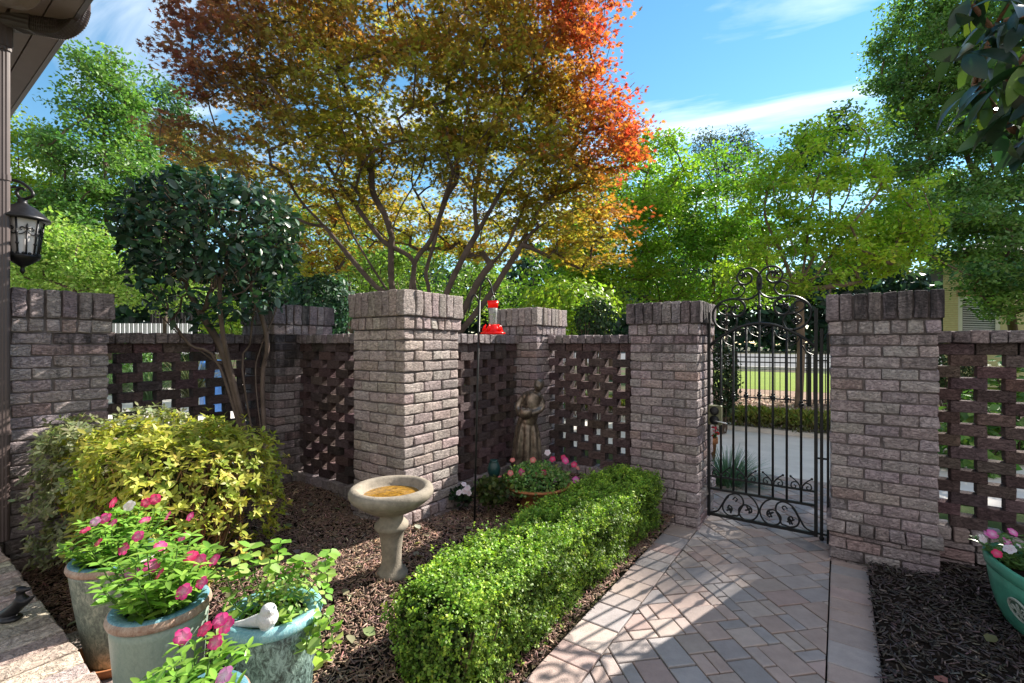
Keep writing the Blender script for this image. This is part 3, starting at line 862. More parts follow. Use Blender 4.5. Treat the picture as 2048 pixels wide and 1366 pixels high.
mb = MB(); mb.lathe(lz([(0,616),(9.8,616),(10.5,609),(11.5,602),(10,603.5),(0,606)]), fc, 28); mb.build('cap', 'red_plastic', t, True)
mb = MB(); mb.lathe(lz([(0,668),(24,668),(25.5,666.5),(24,665),(19,662),(12,655),(8.5,649),(0,649)]), fc, 32); mb.build('base', 'red_plastic', t, True)
for k in range(5):
    an = k*2*math.pi/5+.5; d = np.array([math.cos(an), math.sin(an), 0])
    mb = MB(); mb.tube([fc+d*19*s+ZD*2*s, fc+d*17*s+ZD*11*s, fc+d*14*s+ZD*15*s], [.013, .008, .004], 8); mb.build('feeding_port', 'red_plastic', t, True)
mb = MB(); mb.tube(cr([at(987,590,hy), at(984,595,hy), at(985,602,hy)]), .0018, 5); mb.tube(cr([at(987,590,hy), at(990,596,hy), at(987,602,hy)]), .0018, 5); mb.build('hanger', 'steel', t)

# ------------------------------------------------------------------ bronze statue
sy = 4.12; sb = at(1057, 974, sy)
t = thing('bronze_statue', 'weathered bronze statue of a draped woman holding a basket in the brick corner', 'statue', sb)
P = lambda x, y, d=0: at(1000+x/6.829, 740+y/6.829, sy+d)
k_ = sy/F
mb = MB()
mb.ball(P(528,205,-.02), (.044,.05,.056), 14)                              # skull
mb.ball(P(516,232,-.048), (.032,.028,.038), 12)                             # face
mb.ball(P(508,228,-.078), (.007,.012,.011), 8)                              # nose
mb.ball(P(515,250,-.060), (.012,.010,.010), 8)                              # chin
mb.tube([P(522,240), P(505,290), P(470,340)], [.03,.03,.046], 12)          # neck
mb.tube(cr([P(470,335), P(440,400,-.01), P(425,480,-.015), P(420,560,-.01), P(400,640), P(380,720)], .015), np.linspace(.070,.080,18)[:len(cr([P(470,335), P(440,400,-.01), P(425,480,-.015), P(420,560,-.01), P(400,640), P(380,720)], .015))] if len(cr([P(470,335), P(440,400,-.01), P(425,480,-.015), P(420,560,-.01), P(400,640), P(380,720)], .015)) <= 18 else .076, 18)
mb.tube([P(318,368), P(440,348,-.01), P(552,362)], [.040,.056,.040], 12)     # shoulders
mb.ball(P(390,430,-.055), (.030,.028,.028), 10); mb.ball(P(480,430,-.055), (.030,.028,.028), 10)
mb.tube(cr([P(325,365), P(270,430,-.01), P(243,510,-.03), P(262,580,-.07), P(300,620,-.10)], .01), .027, 10)
mb.tube(cr([P(545,360), P(575,440,-.01), P(565,530,-.04), P(500,575,-.08), P(415,600,-.10)], .01), .027, 10)
for j in range(5):                                                         # fingers round the basket
    mb.tube([P(300+5*j,618,-.10), P(312+8*j,628-3*j,-.118), P(330+8*j,622-5*j,-.122)], [.008,.007,.005], 6)
    mb.tube([P(415-4*j,598,-.10), P(398-6*j,602+5*j,-.118), P(380-6*j,600+6*j,-.120)], [.008,.007,.005], 6)
# gown
prof = [(700,.075),(760,.088),(850,.098),(1000,.110),(1150,.118),(1350,.128),(1600,.140)]
V = []; n = 44
for y, r in prof:
    c = P(375-(y-700)*.012, y)
    for q in range(n):
        an = q*2*math.pi/n; fold = 1+(.15*math.sin(8*an+1.2+y*.0006)+.08*math.sin(15*an+.4*y/100))*min(1, (y-690)/160)
        V.append(c+np.array([math.cos(an)*r*fold, math.sin(an)*r*.85*fold, 0]))
Fs = [(i*n+q, (i+1)*n+q, (i+1)*n+(q+1) % n, i*n+(q+1) % n) for i in range(len(prof)-1) for q in range(n)]
Fs += [tuple(range(n)), tuple((len(prof)-1)*n+q for q in range(n))[::-1]]
mb.add(V, Fs)
mb.tube(cr([P(290,640,-.02), P(250,760), P(232,900), P(228,1080)], .03), .022, 10)   # hanging cloth
fuse(mb, 'figure', .0075, 'bronze', t, 2)
mb = MB(); mb.ball(P(538,190,.0), (.048,.05,.052), 12); mb.ball(P(560,205,.035), (.024,.024,.022), 10)
for q in range(9): mb.tube(cr([P(478+q*11,205,-.03), P(485+q*11,165,-.02), P(520+q*6,150,.02)], .01), .006, 5)
mb.build('hair', 'bronze', t, True)
mb = MB(); mb.lathe([(0,-.05),(.036,-.05),(.056,-.01),(.064,.03),(.054,.036),(0,.03)], P(345,590,-.11), 18)
for q in range(12): mb.ball(P(300+rng.random()*90, 535+rng.random()*40, -.10-.03*rng.random()), .016, 7)
mb.build('basket', 'bronze', t, True)
mb = MB(); mb.lathe([(0,0),(.17,0),(.17,.05),(.15,.06),(0,.06)], sb-ZD*.005, 24); mb.build('plinth', 'bronze', t)

# ------------------------------------------------------------------ leafy helpers
def blob_surface(n, c, h, power=4.0, lump=.06, freq=4):
    """points + outward normals on a lumpy rounded block centred c, half sizes h, in grid axes"""
    d = rdir(n)*np.array([1, 1, 1]); d = d*np.array(h)
    nn = (np.abs(d/np.array(h))**power).sum(1)**(1/power); q = d/nn[:, None]
    lump_ = 1+lump*(np.sin(q[:, 0]*freq*6+1)*np.sin(q[:, 1]*freq*6+2)+.6*np.sin(q[:, 2]*freq*9+q[:, 0]*freq*7))
    q = q*lump_[:, None]
    g = np.sign(q)*np.abs(q/np.array(h))**(power-1)/np.array(h)
    A = np.stack([UD, VD, ZD]); return q@A+np.array(c), unit(unit(g)@A), q
def box_pts(n, h):
    """uniform points on a box surface (for clipped hedges)"""
    a = np.array([h[1]*h[2], h[0]*h[2], h[0]*h[1]]); pr = np.array([a[0], a[0], a[1], a[1], a[2]*1.4, a[2]*.1]); pr /= pr.sum()
    f = rng.choice(6, n, p=pr); q = (rng.random((n, 3))*2-1)*np.array(h)
    for k in range(6): m = f == k; q[m, k//2] = h[k//2]*(1 if k % 2 == 0 else -1)
    return q

# boxwood hedge ------------------------------------------------------
h = np.array([.192, 1.18, .193]); hc = G(-1.315, 2.44, .225)
t = thing('boxwood_hedge', 'low clipped boxwood hedge along the left edge of the paved path', 'hedge', G(-1.315, 2.475, .03))
A = np.stack([UD, VD, ZD])
def hedge_shape(q):
    k = (np.abs(q/h)**9).sum(1)**(1/9); q = q/k[:, None]
    lm = .006*np.sin(q[:, 1]*8.5+.6) + .013*np.sin(q[:, 1]*19+q[:, 2]*14)*np.sin(q[:, 0]*17+1)+.012*np.sin(q[:, 2]*26+q[:, 1]*9+q[:, 0]*15)
    g = np.sign(q)*np.abs(q/h)**8/h; g = unit(g)
    q = q+g*lm[:, None]
    q[:, 0] += .03*np.clip(-q[:, 2]/h[2], -1, 1)*np.sign(q[:, 0])*-.6
    return q, g
q, g = hedge_shape(box_pts(17500, h))
tuft = q+g*(rng.normal(-.010, .016, (len(q), 1))+.035*(rng.random((len(q), 1)) < .06)); up = unit(g*.8+np.array([0, 0, .75])+.35*rng.normal(size=g.shape))
m = 8; PP = []; NN = []; DD = []; CC = []; SS = []
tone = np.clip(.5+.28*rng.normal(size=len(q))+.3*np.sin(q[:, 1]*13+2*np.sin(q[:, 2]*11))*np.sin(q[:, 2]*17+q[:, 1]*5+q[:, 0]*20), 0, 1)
keep_ = rng.random(len(q)) > .45*(tone < .2); q, g, tuft, up, tone = q[keep_], g[keep_], tuft[keep_], up[keep_], tone[keep_]
topness = np.clip(g[:, 2], 0, 1)
for j in range(m):
    s = j/m; off = up*(.030*s)+rng.normal(0, .0035, q.shape); rad = unit(rdir(len(q))-up*0)
    PP.append(tuft+off); DD.append(unit(rad+up*.9)); NN.append(unit(up+.7*rdir(len(q))))
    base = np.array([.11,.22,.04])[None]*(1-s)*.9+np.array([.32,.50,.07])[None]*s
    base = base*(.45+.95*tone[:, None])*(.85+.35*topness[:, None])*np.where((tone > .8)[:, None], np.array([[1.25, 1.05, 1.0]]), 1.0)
    CC.append(vary(base, len(q), .25, .08)); SS.append(.0132*(.8+.5*rng.random(len(q))))
PP = np.concatenate(PP)@np.eye(3); Wd = lambda X: X@A
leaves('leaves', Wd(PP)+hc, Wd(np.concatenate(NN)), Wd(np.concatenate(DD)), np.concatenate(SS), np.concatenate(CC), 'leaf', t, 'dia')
qq, gg = hedge_shape(box_pts(16000, h)); qq = qq-gg*(.02+.035*rng.random((len(qq), 1)))
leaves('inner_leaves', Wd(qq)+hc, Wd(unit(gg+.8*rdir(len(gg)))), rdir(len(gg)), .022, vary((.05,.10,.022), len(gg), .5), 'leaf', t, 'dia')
mb = MB()
for _ in range(230):
    a = np.array([(rng.random()*2-1)*h[0]*.7, (rng.random()*2-1)*h[1]*.97, -h[2]]); b = a+np.array([rng.normal(0, .07), rng.normal(0, .07), .12+.25*rng.random()])
    mb.tube(Wd(np.array([a-np.array([0,0,.03]), (a+b)/2+rng.normal(0, .012, 3), b]))+hc, [.006, .004, .002], 4, (.10,.075,.05,0))
mb.build('stems', 'bark', t)

# azaleas --------------------------------------------------------------
def azalea(label, u, v, z0, hh, nwh, cols, stem_n, pw=3.6, leaf=.046, bare=0.0, group=None):
    t = thing('azalea_shrub', label, 'shrub', G(u, v, z0), group); hh = np.array(hh)
    c = G(u, v, z0+hh[2]+.04)
    q = box_pts(nwh, hh); k = (np.abs(q/hh)**pw).sum(1)**(1/pw); q = q/k[:, None]
    g = unit(np.sign(q)*np.abs(q/hh)**(pw-1)/hh)
    keep = (q[:, 2] > -hh[2]*.1) | (rng.random(len(q)) > bare)
    q, g = q[keep], g[keep]
    q = q+g*(.045*np.sin(q[:, :1]*11+1)*np.sin(q[:, 1:2]*12)+.03*rng.normal(size=(len(q), 1)))
    up = unit(g*.9+np.array([0, 0, .8])+.35*rng.normal(size=g.shape)); n = len(q)
    P, N, D, S, C = [], [], [], [], []
    tone = rng.random((n, 1))
    for j in range(7):
        an = j*2*np.pi/7+rng.random(n)*.7; a1 = unit(np.cross(up, np.array([.3,.5,.1]))); a2 = np.cross(up, a1)
        d = a1*np.cos(an)[:, None]+a2*np.sin(an)[:, None]; til = .35+.6*rng.random((n, 1))
        D.append(unit(d+up*til)); N.append(unit(up-d*til*.6+.25*rng.normal(size=d.shape))); P.append(q+up*rng.normal(0, .008, (n, 1)))
        S.append(leaf*(.6+.7*rng.random(n)))
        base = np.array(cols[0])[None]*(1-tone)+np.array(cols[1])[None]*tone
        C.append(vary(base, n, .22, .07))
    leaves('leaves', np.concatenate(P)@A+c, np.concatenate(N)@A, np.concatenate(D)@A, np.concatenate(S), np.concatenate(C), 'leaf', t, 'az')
    n = nwh; q2 = ell_pts(n*2, (0,0,0), hh*.82, .5)
    leaves('inner_leaves', q2@A+c, rdir(len(q2)), rdir(len(q2)), leaf*.8, vary((.09,.10,.03), len(q2), .5), 'leaf', t, 'oval')
    mb = MB()
    for _ in range(stem_n):
        a = np.array([rng.normal(0, .28)*hh[0], rng.normal(0, .28)*hh[1], -hh[2]-.05]); d = rdir(1)[0]; d[2] = abs(d[2])*.8
        b = d*hh*(.86+.1*rng.random()); m = a*.4+b*.6; m[2] = (a[2]+b[2])/2-.05
        P = cr([a, m+rng.normal(0, .02, 3), b], .06)
        mb.tube(P@A+c, np.linspace(.006, .0018, len(P)), 4, np.append(vary((.40,.23,.13), 1, .3)[0], 0))
        for _ in range(2):
            i = rng.integers(len(P)//2, len(P)); e = P[i]+rdir(1)[0]*.09+np.array([0,0,.05])
            mb.tube(np.array([P[i], e])@A+c, [.003, .0015], 4, np.append(vary((.46,.28,.16), 1, .3)[0], 0))
    mb.build('stems', 'bark', t); return t
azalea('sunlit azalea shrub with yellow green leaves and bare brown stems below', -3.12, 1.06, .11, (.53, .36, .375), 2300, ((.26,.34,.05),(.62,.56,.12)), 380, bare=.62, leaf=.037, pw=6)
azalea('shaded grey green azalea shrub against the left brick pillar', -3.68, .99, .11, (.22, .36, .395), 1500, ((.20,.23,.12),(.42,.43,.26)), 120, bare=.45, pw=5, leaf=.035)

# clipped camellia ----------------------------------------------------
cb = G(-3.72, 1.86, .16); cY = cb[1]
cc = at(437, 474, cY); cc[1] -= .05
t = thing('camellia_tree', 'round clipped dark leaved camellia tree on several bare trunks', 'tree', cb)
q = lambda x, y, d=0: at(x, y, cY+d)
st = [[cb, q(458,745,-.03), q(440,690,-.02), q(410,640), q(380,590,.05)], [cb+UD*.03, q(468,760), q(425,720,-.05), q(365,675,-.1), q(320,630,-.1)],
      [cb+UD*.05, q(485,740,.02), q(500,690,.05), q(505,640,.0), q(515,590,-.1)], [cb+UD*.08+VD*.03, q(512,770,.05), q(520,700,.08), q(545,640,.08), q(560,590,.1)],
      [cb+UD*.10, q(525,770,.1), q(535,690,.1), q(520,620,.05), q(500,570,.1)], [cb-UD*.04, q(440,735,-.08), q(380,690,-.12), q(345,640,-.1), q(330,590)],
      [cb+UD*.02, q(462,740,-.05), q(450,690,-.12), q(440,620,-.2), q(440,560,-.25)]]
er = np.array([.60, .52, .44])
tg = ell_pts(170, cc, er*.9, .5)
tg = np.vstack([tg, ell_pts(60, cc-ZD*.30, er*np.array([.95,.8,.75]), .7)])
ch, _ = grow(st, tg, .09, .0050, .46, .4, 3)
mb = MB(); tubes(mb, ch, (.16, .12, .10), 8)
tw = ell_pts(260, cc, er, .97)
for p_ in tw:
    d = unit(p_-cc); mb.tube([p_-d*.10, p_+d*.01+ZD*.03], [.004, .003], 4, (.30,.22,.16,0))
mb.build('trunk', 'bark', t, True)
n = 4000; d = rdir(n); k = .70+.32*rng.random(n)**.5; lowcut = d[:, 2] > -.75
pw = 2.25; dd = d/((np.abs(d)**pw).sum(1)**(1/pw))[:, None]
P_ = cc+dd*k[:, None]*er; P_ = P_[lowcut]; d = d[lowcut]; n = len(P_)
dn = unit(d*.7+.95*rdir(n)+np.array([0,0,.25])); D_ = unit(rdir(n)+.5*d+np.array([0,0,-.25]))
Pl = ell_pts(1100, cc-ZD*.30, er*np.array([1.03,.95,.92]), .72); Pl = Pl[Pl[:, 2] < cc[2]-.1]
P_ = np.vstack([P_, Pl]); dn = np.vstack([dn, unit(rdir(len(Pl))+ZD*.5)]); D_ = np.vstack([D_, unit(rdir(len(Pl))-ZD*.3)]); n = len(P_)
leaves('leaves', P_, dn, D_, .074*(.55+.7*rng.random(n)), vary((.035,.085,.05), n, .55, .12), 'leaf_gloss', t, 'glossy')

# ------------------------------------------------------------------ trees
def stempx(L, Y): return [at(p[0], p[1], Y+(p[2] if len(p) > 2 else 0)) for p in L]
def tree(name, label, cat, Y, stems, crown, nclump, nleaf, size, cols, clump=(.5,.35), tip=.012, bark=(.12,.09,.07), tmpl='oval', mat='leaf', flat=1.0, shell=.45, seed=1, group='trees beyond the garden wall', trunkz=None, hang=0.0, pwt=.45):
    st = [np.array(stempx(L, Y)) for L in stems]
    base = st[0][0]; t = thing(name, label, cat, base, group)
    T = []
    tot = sum(c[2]*c[3] for c in crown)
    for (px, py, rx, ry, dz, dr) in crown:
        c = at(px, py, Y+dz); r = np.array([rx*Y/F, dr, ry*Y/F])
        T.append(ell_pts(max(3, int(nclump*rx*ry/tot)), c, r, shell))
    T = np.concatenate(T)
    ch, _ = grow(st, T, max(.12, Y*.018), tip, pwt, .35, seed)
    mb = MB(); tubes(mb, ch, bark, 8); mb.build('trunk', 'bark', t, True)
    n = len(T)*nleaf; ci = np.repeat(np.arange(len(T)), nleaf)
    cs = clump[0]*(.55+.8*rng.random(len(T)))
    o = rdir(n)*(rng.random((n, 1))**.45)*cs[ci][:, None]*np.array([1, 1, clump[1]/clump[0]])
    P = T[ci]+o
    N = unit(rdir(n)*.75+np.array([0, 0, .75])); D = unit(rdir(n)+o*.6+np.array([0, 0, -.2-hang]))
    tone = (.25*rng.normal(size=len(T))+.5).clip(0, 1)
    C = np.array(cols[0])[None]*(1-tone[ci])[:, None]+np.array(cols[1])[None]*tone[ci][:, None]
    C = vary(C, n, .3, .08)
    leaves('crown', P, N, D, size*(.65+.7*rng.random(n)), C, mat, t, tmpl)
    return t
GR = ((.08,.19,.065), (.23,.38,.10)); YG = ((.19,.31,.045), (.42,.55,.08)); BG = ((.06,.14,.085), (.15,.26,.13)); DG = ((.03,.07,.04), (.08,.15,.07))
tree('tall_tree', 'tall slender green tree rising behind the lantern', 'tree', 13, [[(215,720),(215,560),(212,400),(208,250),(205,150)]],
     [(212,200,62,95,0,.9),(205,330,105,110,0,1.4),(215,470,150,130,0,1.8)], 240, 130, .105, GR, (.55,.30), .014, seed=2)
tree('leafy_tree', 'pale sunlit leafy tree at the left edge below the eave', 'tree', 17, [[(45,720),(45,560),(40,400),(35,280)]],
     [(35,330,75,120,0,1.6),(50,480,110,140,0,2)], 160, 120, .13, YG, (.65,.4), .014, seed=3)
tree('leafy_tree', 'bluish green tree behind the maple above the clipped camellia', 'tree', 19, [[(330,720),(330,500),(325,350),(318,230)]],
     [(318,230,55,80,0,1.4),(335,400,95,130,0,2)], 140, 120, .14, BG, (.7,.45), .014, seed=4)
tree('leafy_tree', 'low bright green tree over the lattice wall left of the camellia', 'tree', 10.5, [[(150,700),(150,600),(140,520)]],
     [(130,520,150,75,0,1.2),(300,560,110,60,.5,1.0)], 130, 140, .085, ((.17,.30,.06),(.38,.52,.14)), (.45,.25), .01, seed=5)
tree('leafy_tree', 'mixed green tree filling the gaps under the maple crown', 'tree', 15, [[(700,720),(700,600),(690,480)]],
     [(640,500,170,110,0,2),(860,560,160,90,0,2)], 190, 110, .12, ((.08,.18,.055),(.32,.44,.09)), (.65,.4), .013, seed=6)
tree('leafy_tree', 'bright green tree directly right of the red maple', 'tree', 13, [[(1225,760),(1215,620),(1235,540),(1270,440),(1300,330)],[(1215,640),(1150,560),(1110,490)]],
     [(1300,360,80,95,0,1.4),(1220,470,140,120,0,1.8),(1130,590,130,60,0,1.5)], 250, 130, .10, ((.17,.33,.04),(.38,.56,.07)), (.52,.3), .012, seed=7)
tree('leafy_tree', 'bright green tree behind the gate pillar left of the gate', 'tree', 14.5, [[(1420,780),(1425,620),(1430,500),(1432,390)]],
     [(1435,410,100,110,0,1.7),(1400,540,150,110,0,2)], 220, 130, .11, ((.11,.26,.04),(.29,.46,.07)), (.58,.34), .012, seed=8)
tree('young_maple', 'yellow green young tree with a slim grey trunk behind the iron gate', 'tree', 10.4, [[(1597,815),(1602,700),(1600,600),(1612,500),(1625,400),(1650,310)],[(1602,600),(1560,500),(1530,430),(1540,350)],[(1602,590),(1680,490),(1740,430),(1780,380)],[(1605,560),(1650,470),(1700,380),(1690,300)]],
     [(1640,310,110,70,0,1.2),(1660,420,190,110,0,1.7),(1590,520,170,95,0,1.6),(1760,480,110,80,.3,1.2)], 240, 105, .085, ((.19,.36,.04),(.48,.63,.07)), (.42,.2), .010, (.20,.15,.11), seed=9, pwt=.47)
tree('dark_maple', 'large dark green tree at the right side over the yellow house', 'tree', 15.5, [[(2040,760),(2030,600),(1990,450),(1930,300),(1900,150)],[(2030,620),(1960,520),(1880,450)]],
     [(1860,110,95,110,0,1.7),(1930,230,150,110,0,2),(1990,330,170,90,0,2),(1930,475,150,50,-2.0,1.4),(1850,430,90,60,-1,1.2),(2025,540,70,50,-3.0,.8),(1990,420,120,80,-1,1.6),(1830,60,70,80,0,1.4),(1850,200,80,60,0,1.4),(1800,330,70,50,0,1.2),(2090,45,230,126,-.5,2.0),(2040,590,35,50,-2.5,.8),(1990,600,30,26,-3.0,.5),(1960,560,40,20,-3.0,.5)], 900, 120, .11, ((.06,.15,.07),(.24,.40,.11)), (.6,.28), .013, seed=10)
tree('pine_tree', 'distant thin crowned pine above the bright green trees', 'tree', 36, [[(1452,700),(1455,450),(1450,300)]],
     [(1440,290,62,38,0,1.6),(1490,320,45,36,0,1.6),(1450,360,60,40,0,1.6)], 70, 60, .26, ((.05,.075,.05),(.10,.13,.09)), (.9,.5), .02, tmpl='narrow', seed=11)
tree('pine_tree', 'dark distant conifer peeping over the young yellow green tree', 'tree', 32, [[(1660,700),(1660,450),(1660,260)]],
     [(1600,290,32,40,0,1.3),(1680,255,34,42,0,1.3),(1650,330,70,60,0,1.6)], 70, 70, .26, DG, (.8,.6), .02, seed=12)

# Japanese maple --------------------------------------------------------
MY = 6.9
ST = [[(872,760),(862,690),(835,620),(800,590),(754,575),(650,454),(600,400),(560,330,-.3)],
      [(835,625),(790,590),(770,574),(698,458),(686,430),(640,340,.5)],
      [(838,625),(800,600),(784,574),(784,472),(800,418),(845,336),(860,250)],
      [(850,650),(822,590),(827,522),(777,490),(750,463),(677,363),(610,260,-.6),(540,170,-.7)],
      [(850,655),(829,580),(831,522),(863,477),(895,390),(915,350),(900,260,.7),(870,150,.6)],
      [(855,660),(858,580),(852,545),(870,480),(885,410),(920,300,-.7),(940,180,-.9)],
      [(868,690),(885,610),(918,531),(954,467),(990,404),(1027,345),(1072,313),(1130,220,-.3)],
      [(880,700),(925,625),(963,553),(1008,499),(1027,463),(1060,380,.6),(1090,280,.7)],
      [(880,710),(940,640),(986,581),(1008,545),(1045,490),(1077,454),(1150,420),(1220,390,-.3)],
      [(784,474),(770,430),(745,380),(740,300),(700,200),(660,100)],
      [(954,467),(950,400),(965,320),(1000,220),(1010,110),(1000,20)],
      [(650,454),(600,440),(520,380),(450,300),(420,220)]]
st = [np.array(stempx(L, MY)) for L in ST]
t = thing('japanese_maple', 'spreading multi stemmed maple turning red and orange behind the pillar', 'tree', st[0][0])
CR_ = [(800,190,330,150,0,1.5),(470,110,130,130,-.2,1.1),(400,290,85,55,-.1,.7),(1090,140,140,120,.1,1.2),(1180,280,130,110,.1,1.0),(640,330,200,110,.1,1.4),(1000,330,200,120,0,1.3),
       (1130,430,150,80,.1,1.0),(1180,500,105,42,0,.8),(760,440,190,70,1.2,.8),(950,480,160,60,1.2,.8),(640,500,70,55,.2,.6),(780,0,420,110,0,1.3),(1120,20,120,60,.1,1.0)]
T = np.concatenate([ell_pts(max(6, int(rx*ry/84)), at(px, py, MY+dz), np.array([rx*MY/F, dr, ry*MY/F]), .35) for px, py, rx, ry, dz, dr in CR_])
low_ = HY-F*(T[:, 2]-EYE)/T[:, 1] > 330
T[low_] += (T[low_]-np.array([0, 0, EYE]))*.10*rng.random((int(low_.sum()), 1))
ch, _ = grow(st, T, .12, .0040, .49, .3, 5)
mb = MB(); tubes(mb, ch, (.115,.088,.075), 9); mb.build('trunk', 'bark', t, True)
nl = 28; n = len(T)*nl; ci = np.repeat(np.arange(len(T)), nl)
o_ = rdir(n)*(rng.random((n, 1))**.5)*np.array([.26, .26, .065])*(.7+.7*rng.random(len(T)))[ci][:, None]
P = T[ci]+o_
px = 1024+F*P[:, 0]/P[:, 1]; py = HY-F*(P[:, 2]-EYE)/P[:, 1]
edge = np.clip((px-1060-.28*(py-150))/150, 0, 1.25); top = np.clip((210-py)/260, 0, 1); lft = np.clip((650-px)/280, 0, 1)*np.clip((430-py)/220, 0, 1)
noise = rng.normal(0, .16, len(T))[ci]
w_red = np.clip(.95*edge*np.clip((640-py)/260, .3, 1)+.28*top*np.clip((px-420)/300, 0, 1)+noise*1.3+.02, 0, 1)
w_pur = np.clip(lft*.95+.25*top+noise*.7, 0, 1)
low = np.clip((py-330)/200, 0, 1)
olive = np.array([.29,.33,.065]); yel = np.array([.38,.40,.07]); red = np.array([.44,.07,.05]); org = np.array([.48,.18,.05]); pur = np.array([.23,.10,.09])
C = olive[None]*(1-low)[:, None]+yel[None]*low[:, None]
mixo = (rng.random(n) < .5)[:, None]; hot = np.where(mixo, org[None], red[None])
C = C*(1-w_red)[:, None]+hot*w_red[:, None]; C = C*(1-w_pur)[:, None]+pur[None]*w_pur[:, None]
C = vary(C, n, .3, .10)
N = unit(rdir(n)*.7+np.array([0,0,.9])); D = unit(rdir(n)+o_*3+np.array([0,0,-.3]))
leaves('crown', P, N, D, .074*(.7+.6*rng.random(n)), C, 'leaf_maple', t, 'star')

# shrubs outside the wall ----------------------------------------------
def shrub(name, label, px, py, rx, ry, Y, n, size, cols, depth=None, mat='leaf', tmpl='oval', z0=0.0, group='shrubs outside the garden wall'):
    c = at(px, py, Y); r = np.array([rx*Y/F, depth or rx*Y/F*.8, ry*Y/F])
    t = thing(name, label, 'shrub', (c[0], c[1], z0), group)
    P = ell_pts(n, c, r, .6); P += .12*r.min()*rng.normal(size=P.shape)
    d = unit(P-c); tone = rng.random((n, 1))
    leaves('leaves', P, unit(d+rdir(n)*.8+np.array([0,0,.4])), unit(rdir(n)+np.array([0,0,-.2])), size*(.7+.6*rng.random(n)), vary(np.array(cols[0])*(1-tone)+np.array(cols[1])*tone, n, .3, .08), mat, t, tmpl)
    mb = MB()
    for _ in range(26):
        a = np.array([c[0]+rng.normal(0, .05), c[1]+rng.normal(0, .05), z0]); b = c+rdir(1)[0]*r*.85
        mb.tube(cr([a, (a+b)/2+rng.normal(0, .05, 3), b], .15), .008, 4, (.12,.09,.07,0))
    mb.build('stems', 'bark', t); return t
shrub('evergreen_shrub', 'round dark evergreen shrub just outside the gate at its left', 1445, 760, 32, 78, 7.4, 2600, .055, ((.02,.045,.02),(.07,.11,.05)))
shrub('evergreen_shrub', 'teal green shrub showing between the dark corner pillar and sunlit pillar', 640, 610, 70, 70, 8.5, 2600, .10, ((.03,.08,.06),(.08,.17,.12)), z0=0)
shrub('leafy_shrub', 'bright lime green shrub above the wall behind the statue', 1140, 620, 100, 60, 8.8, 2800, .10, YG)
shrub('evergreen_shrub', 'dark bushy shrub right behind the lattice by the gate pillar', 1190, 640, 42, 45, 7.8, 1300, .07, DG)
shrub('leafy_shrub', 'young glossy green shrub beyond the right lattice wall', 1950, 900, 60, 130, 5.2, 900, .12, GR)
shrub('evergreen_shrub', 'dark clipped shrub seen through the upper right lattice', 1905, 740, 45, 60, 7.5, 1800, .06, ((.03,.06,.025),(.10,.14,.06)))
shrub('leafy_shrub', 'bushy green shrub outside the wall at the far right', 2030, 860, 50, 160, 5.6, 900, .12, GR)
shrub('leafy_shrub', 'green shrub beyond the driveway seen through the left lattice', 255, 730, 60, 50, 14, 1800, .13, GR)
shrub('leafy_shrub', 'dark green shrub beyond the driveway behind the camellia trunks', 370, 720, 55, 45, 13.5, 1800, .12, ((.03,.07,.03),(.12,.19,.05)))
shrub('leafy_shrub', 'pointed lime shrub over the lattice beside the white picket fence', 445, 640, 40, 45, 12, 1400, .10, YG)
def grass(label, px, py, Y, hgt, n, cols, rad=.25):
    b = at(px, py, Y); t = thing('ornamental_grass', label, 'grass clump', b, 'ornamental grass clumps outside the wall')
    V = []; Fs = []; C = []
    for i in range(n):
        an = rng.random()*6.283; d = np.array([math.cos(an), math.sin(an), 0]); s = np.array([-d[1], d[0], 0])*.006; L = hgt*(.6+.6*rng.random()); k0 = len(V)
        p0 = b+d*rad*.3*rng.random(); lean = .25+.9*rng.random()
        for j in range(5):
            x = j/4; q_ = p0+d*rad*lean*x*1.6*(.4+.6*x)+ZD*L*(x-.45*lean*x*x); w = s*(1-.85*x)*(hgt/.5); V += [q_-w, q_+w]
            C += [np.array(cols[0])*(1-x)+np.array(cols[1])*x]*2
        for j in range(4): Fs.append((k0+2*j, k0+2*j+1, k0+2*j+3, k0+2*j+2))
    tag(t); mk('blades', V, Fs, 'leaf', t, vary(np.array(C), len(C), .2)); return t
grass('blue green grass clump just outside the gate by its left pillar', 1456, 1000, 4.75, .56, 700, ((.06,.12,.09),(.16,.28,.22)), .28)
grass('fine green grass clump nearest outside the left lattice', 300, 800, 7.2, .7, 260, ((.06,.12,.05),(.16,.28,.14)), .5)
grass('brown tipped grass clump outside the lattice behind the trunks', 385, 795, 7.6, .8, 260, ((.08,.10,.04),(.24,.24,.12)), .5)
grass('fine grass clump at the far left beside the brick pillar', 235, 790, 7.0, .55, 200, ((.06,.12,.05),(.18,.28,.12)), .4)

# low border beyond the drive, fence, trunk mulch ----------------------
t = thing('border_hedge', 'low yellow green border planting along the far side of the driveway', 'hedge', G(-1.2, 8.72, 0))
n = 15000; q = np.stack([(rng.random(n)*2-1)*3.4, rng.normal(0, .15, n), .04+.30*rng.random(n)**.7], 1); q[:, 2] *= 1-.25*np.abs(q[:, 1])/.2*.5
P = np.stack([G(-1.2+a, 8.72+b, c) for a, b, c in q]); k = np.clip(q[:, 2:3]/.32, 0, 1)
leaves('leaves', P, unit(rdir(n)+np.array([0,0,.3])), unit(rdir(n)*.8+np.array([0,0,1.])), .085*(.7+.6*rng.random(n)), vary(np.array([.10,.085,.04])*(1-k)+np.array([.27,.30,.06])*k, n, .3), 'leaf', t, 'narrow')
mb = MB()
mb.tube([G(-4.5, 8.72, .01), G(2.1, 8.72, .01)], .008, 5, (.12,.09,.05,0))
for _ in range(160): u = -4.5+6.6*rng.random(); b = G(u, 8.72, .005); mb.tube([b, b+np.array([rng.normal(0,.05), rng.normal(0,.05), .2])], .005, 4, (.12,.09,.05,0))
mb.build('stems', 'bark', t)
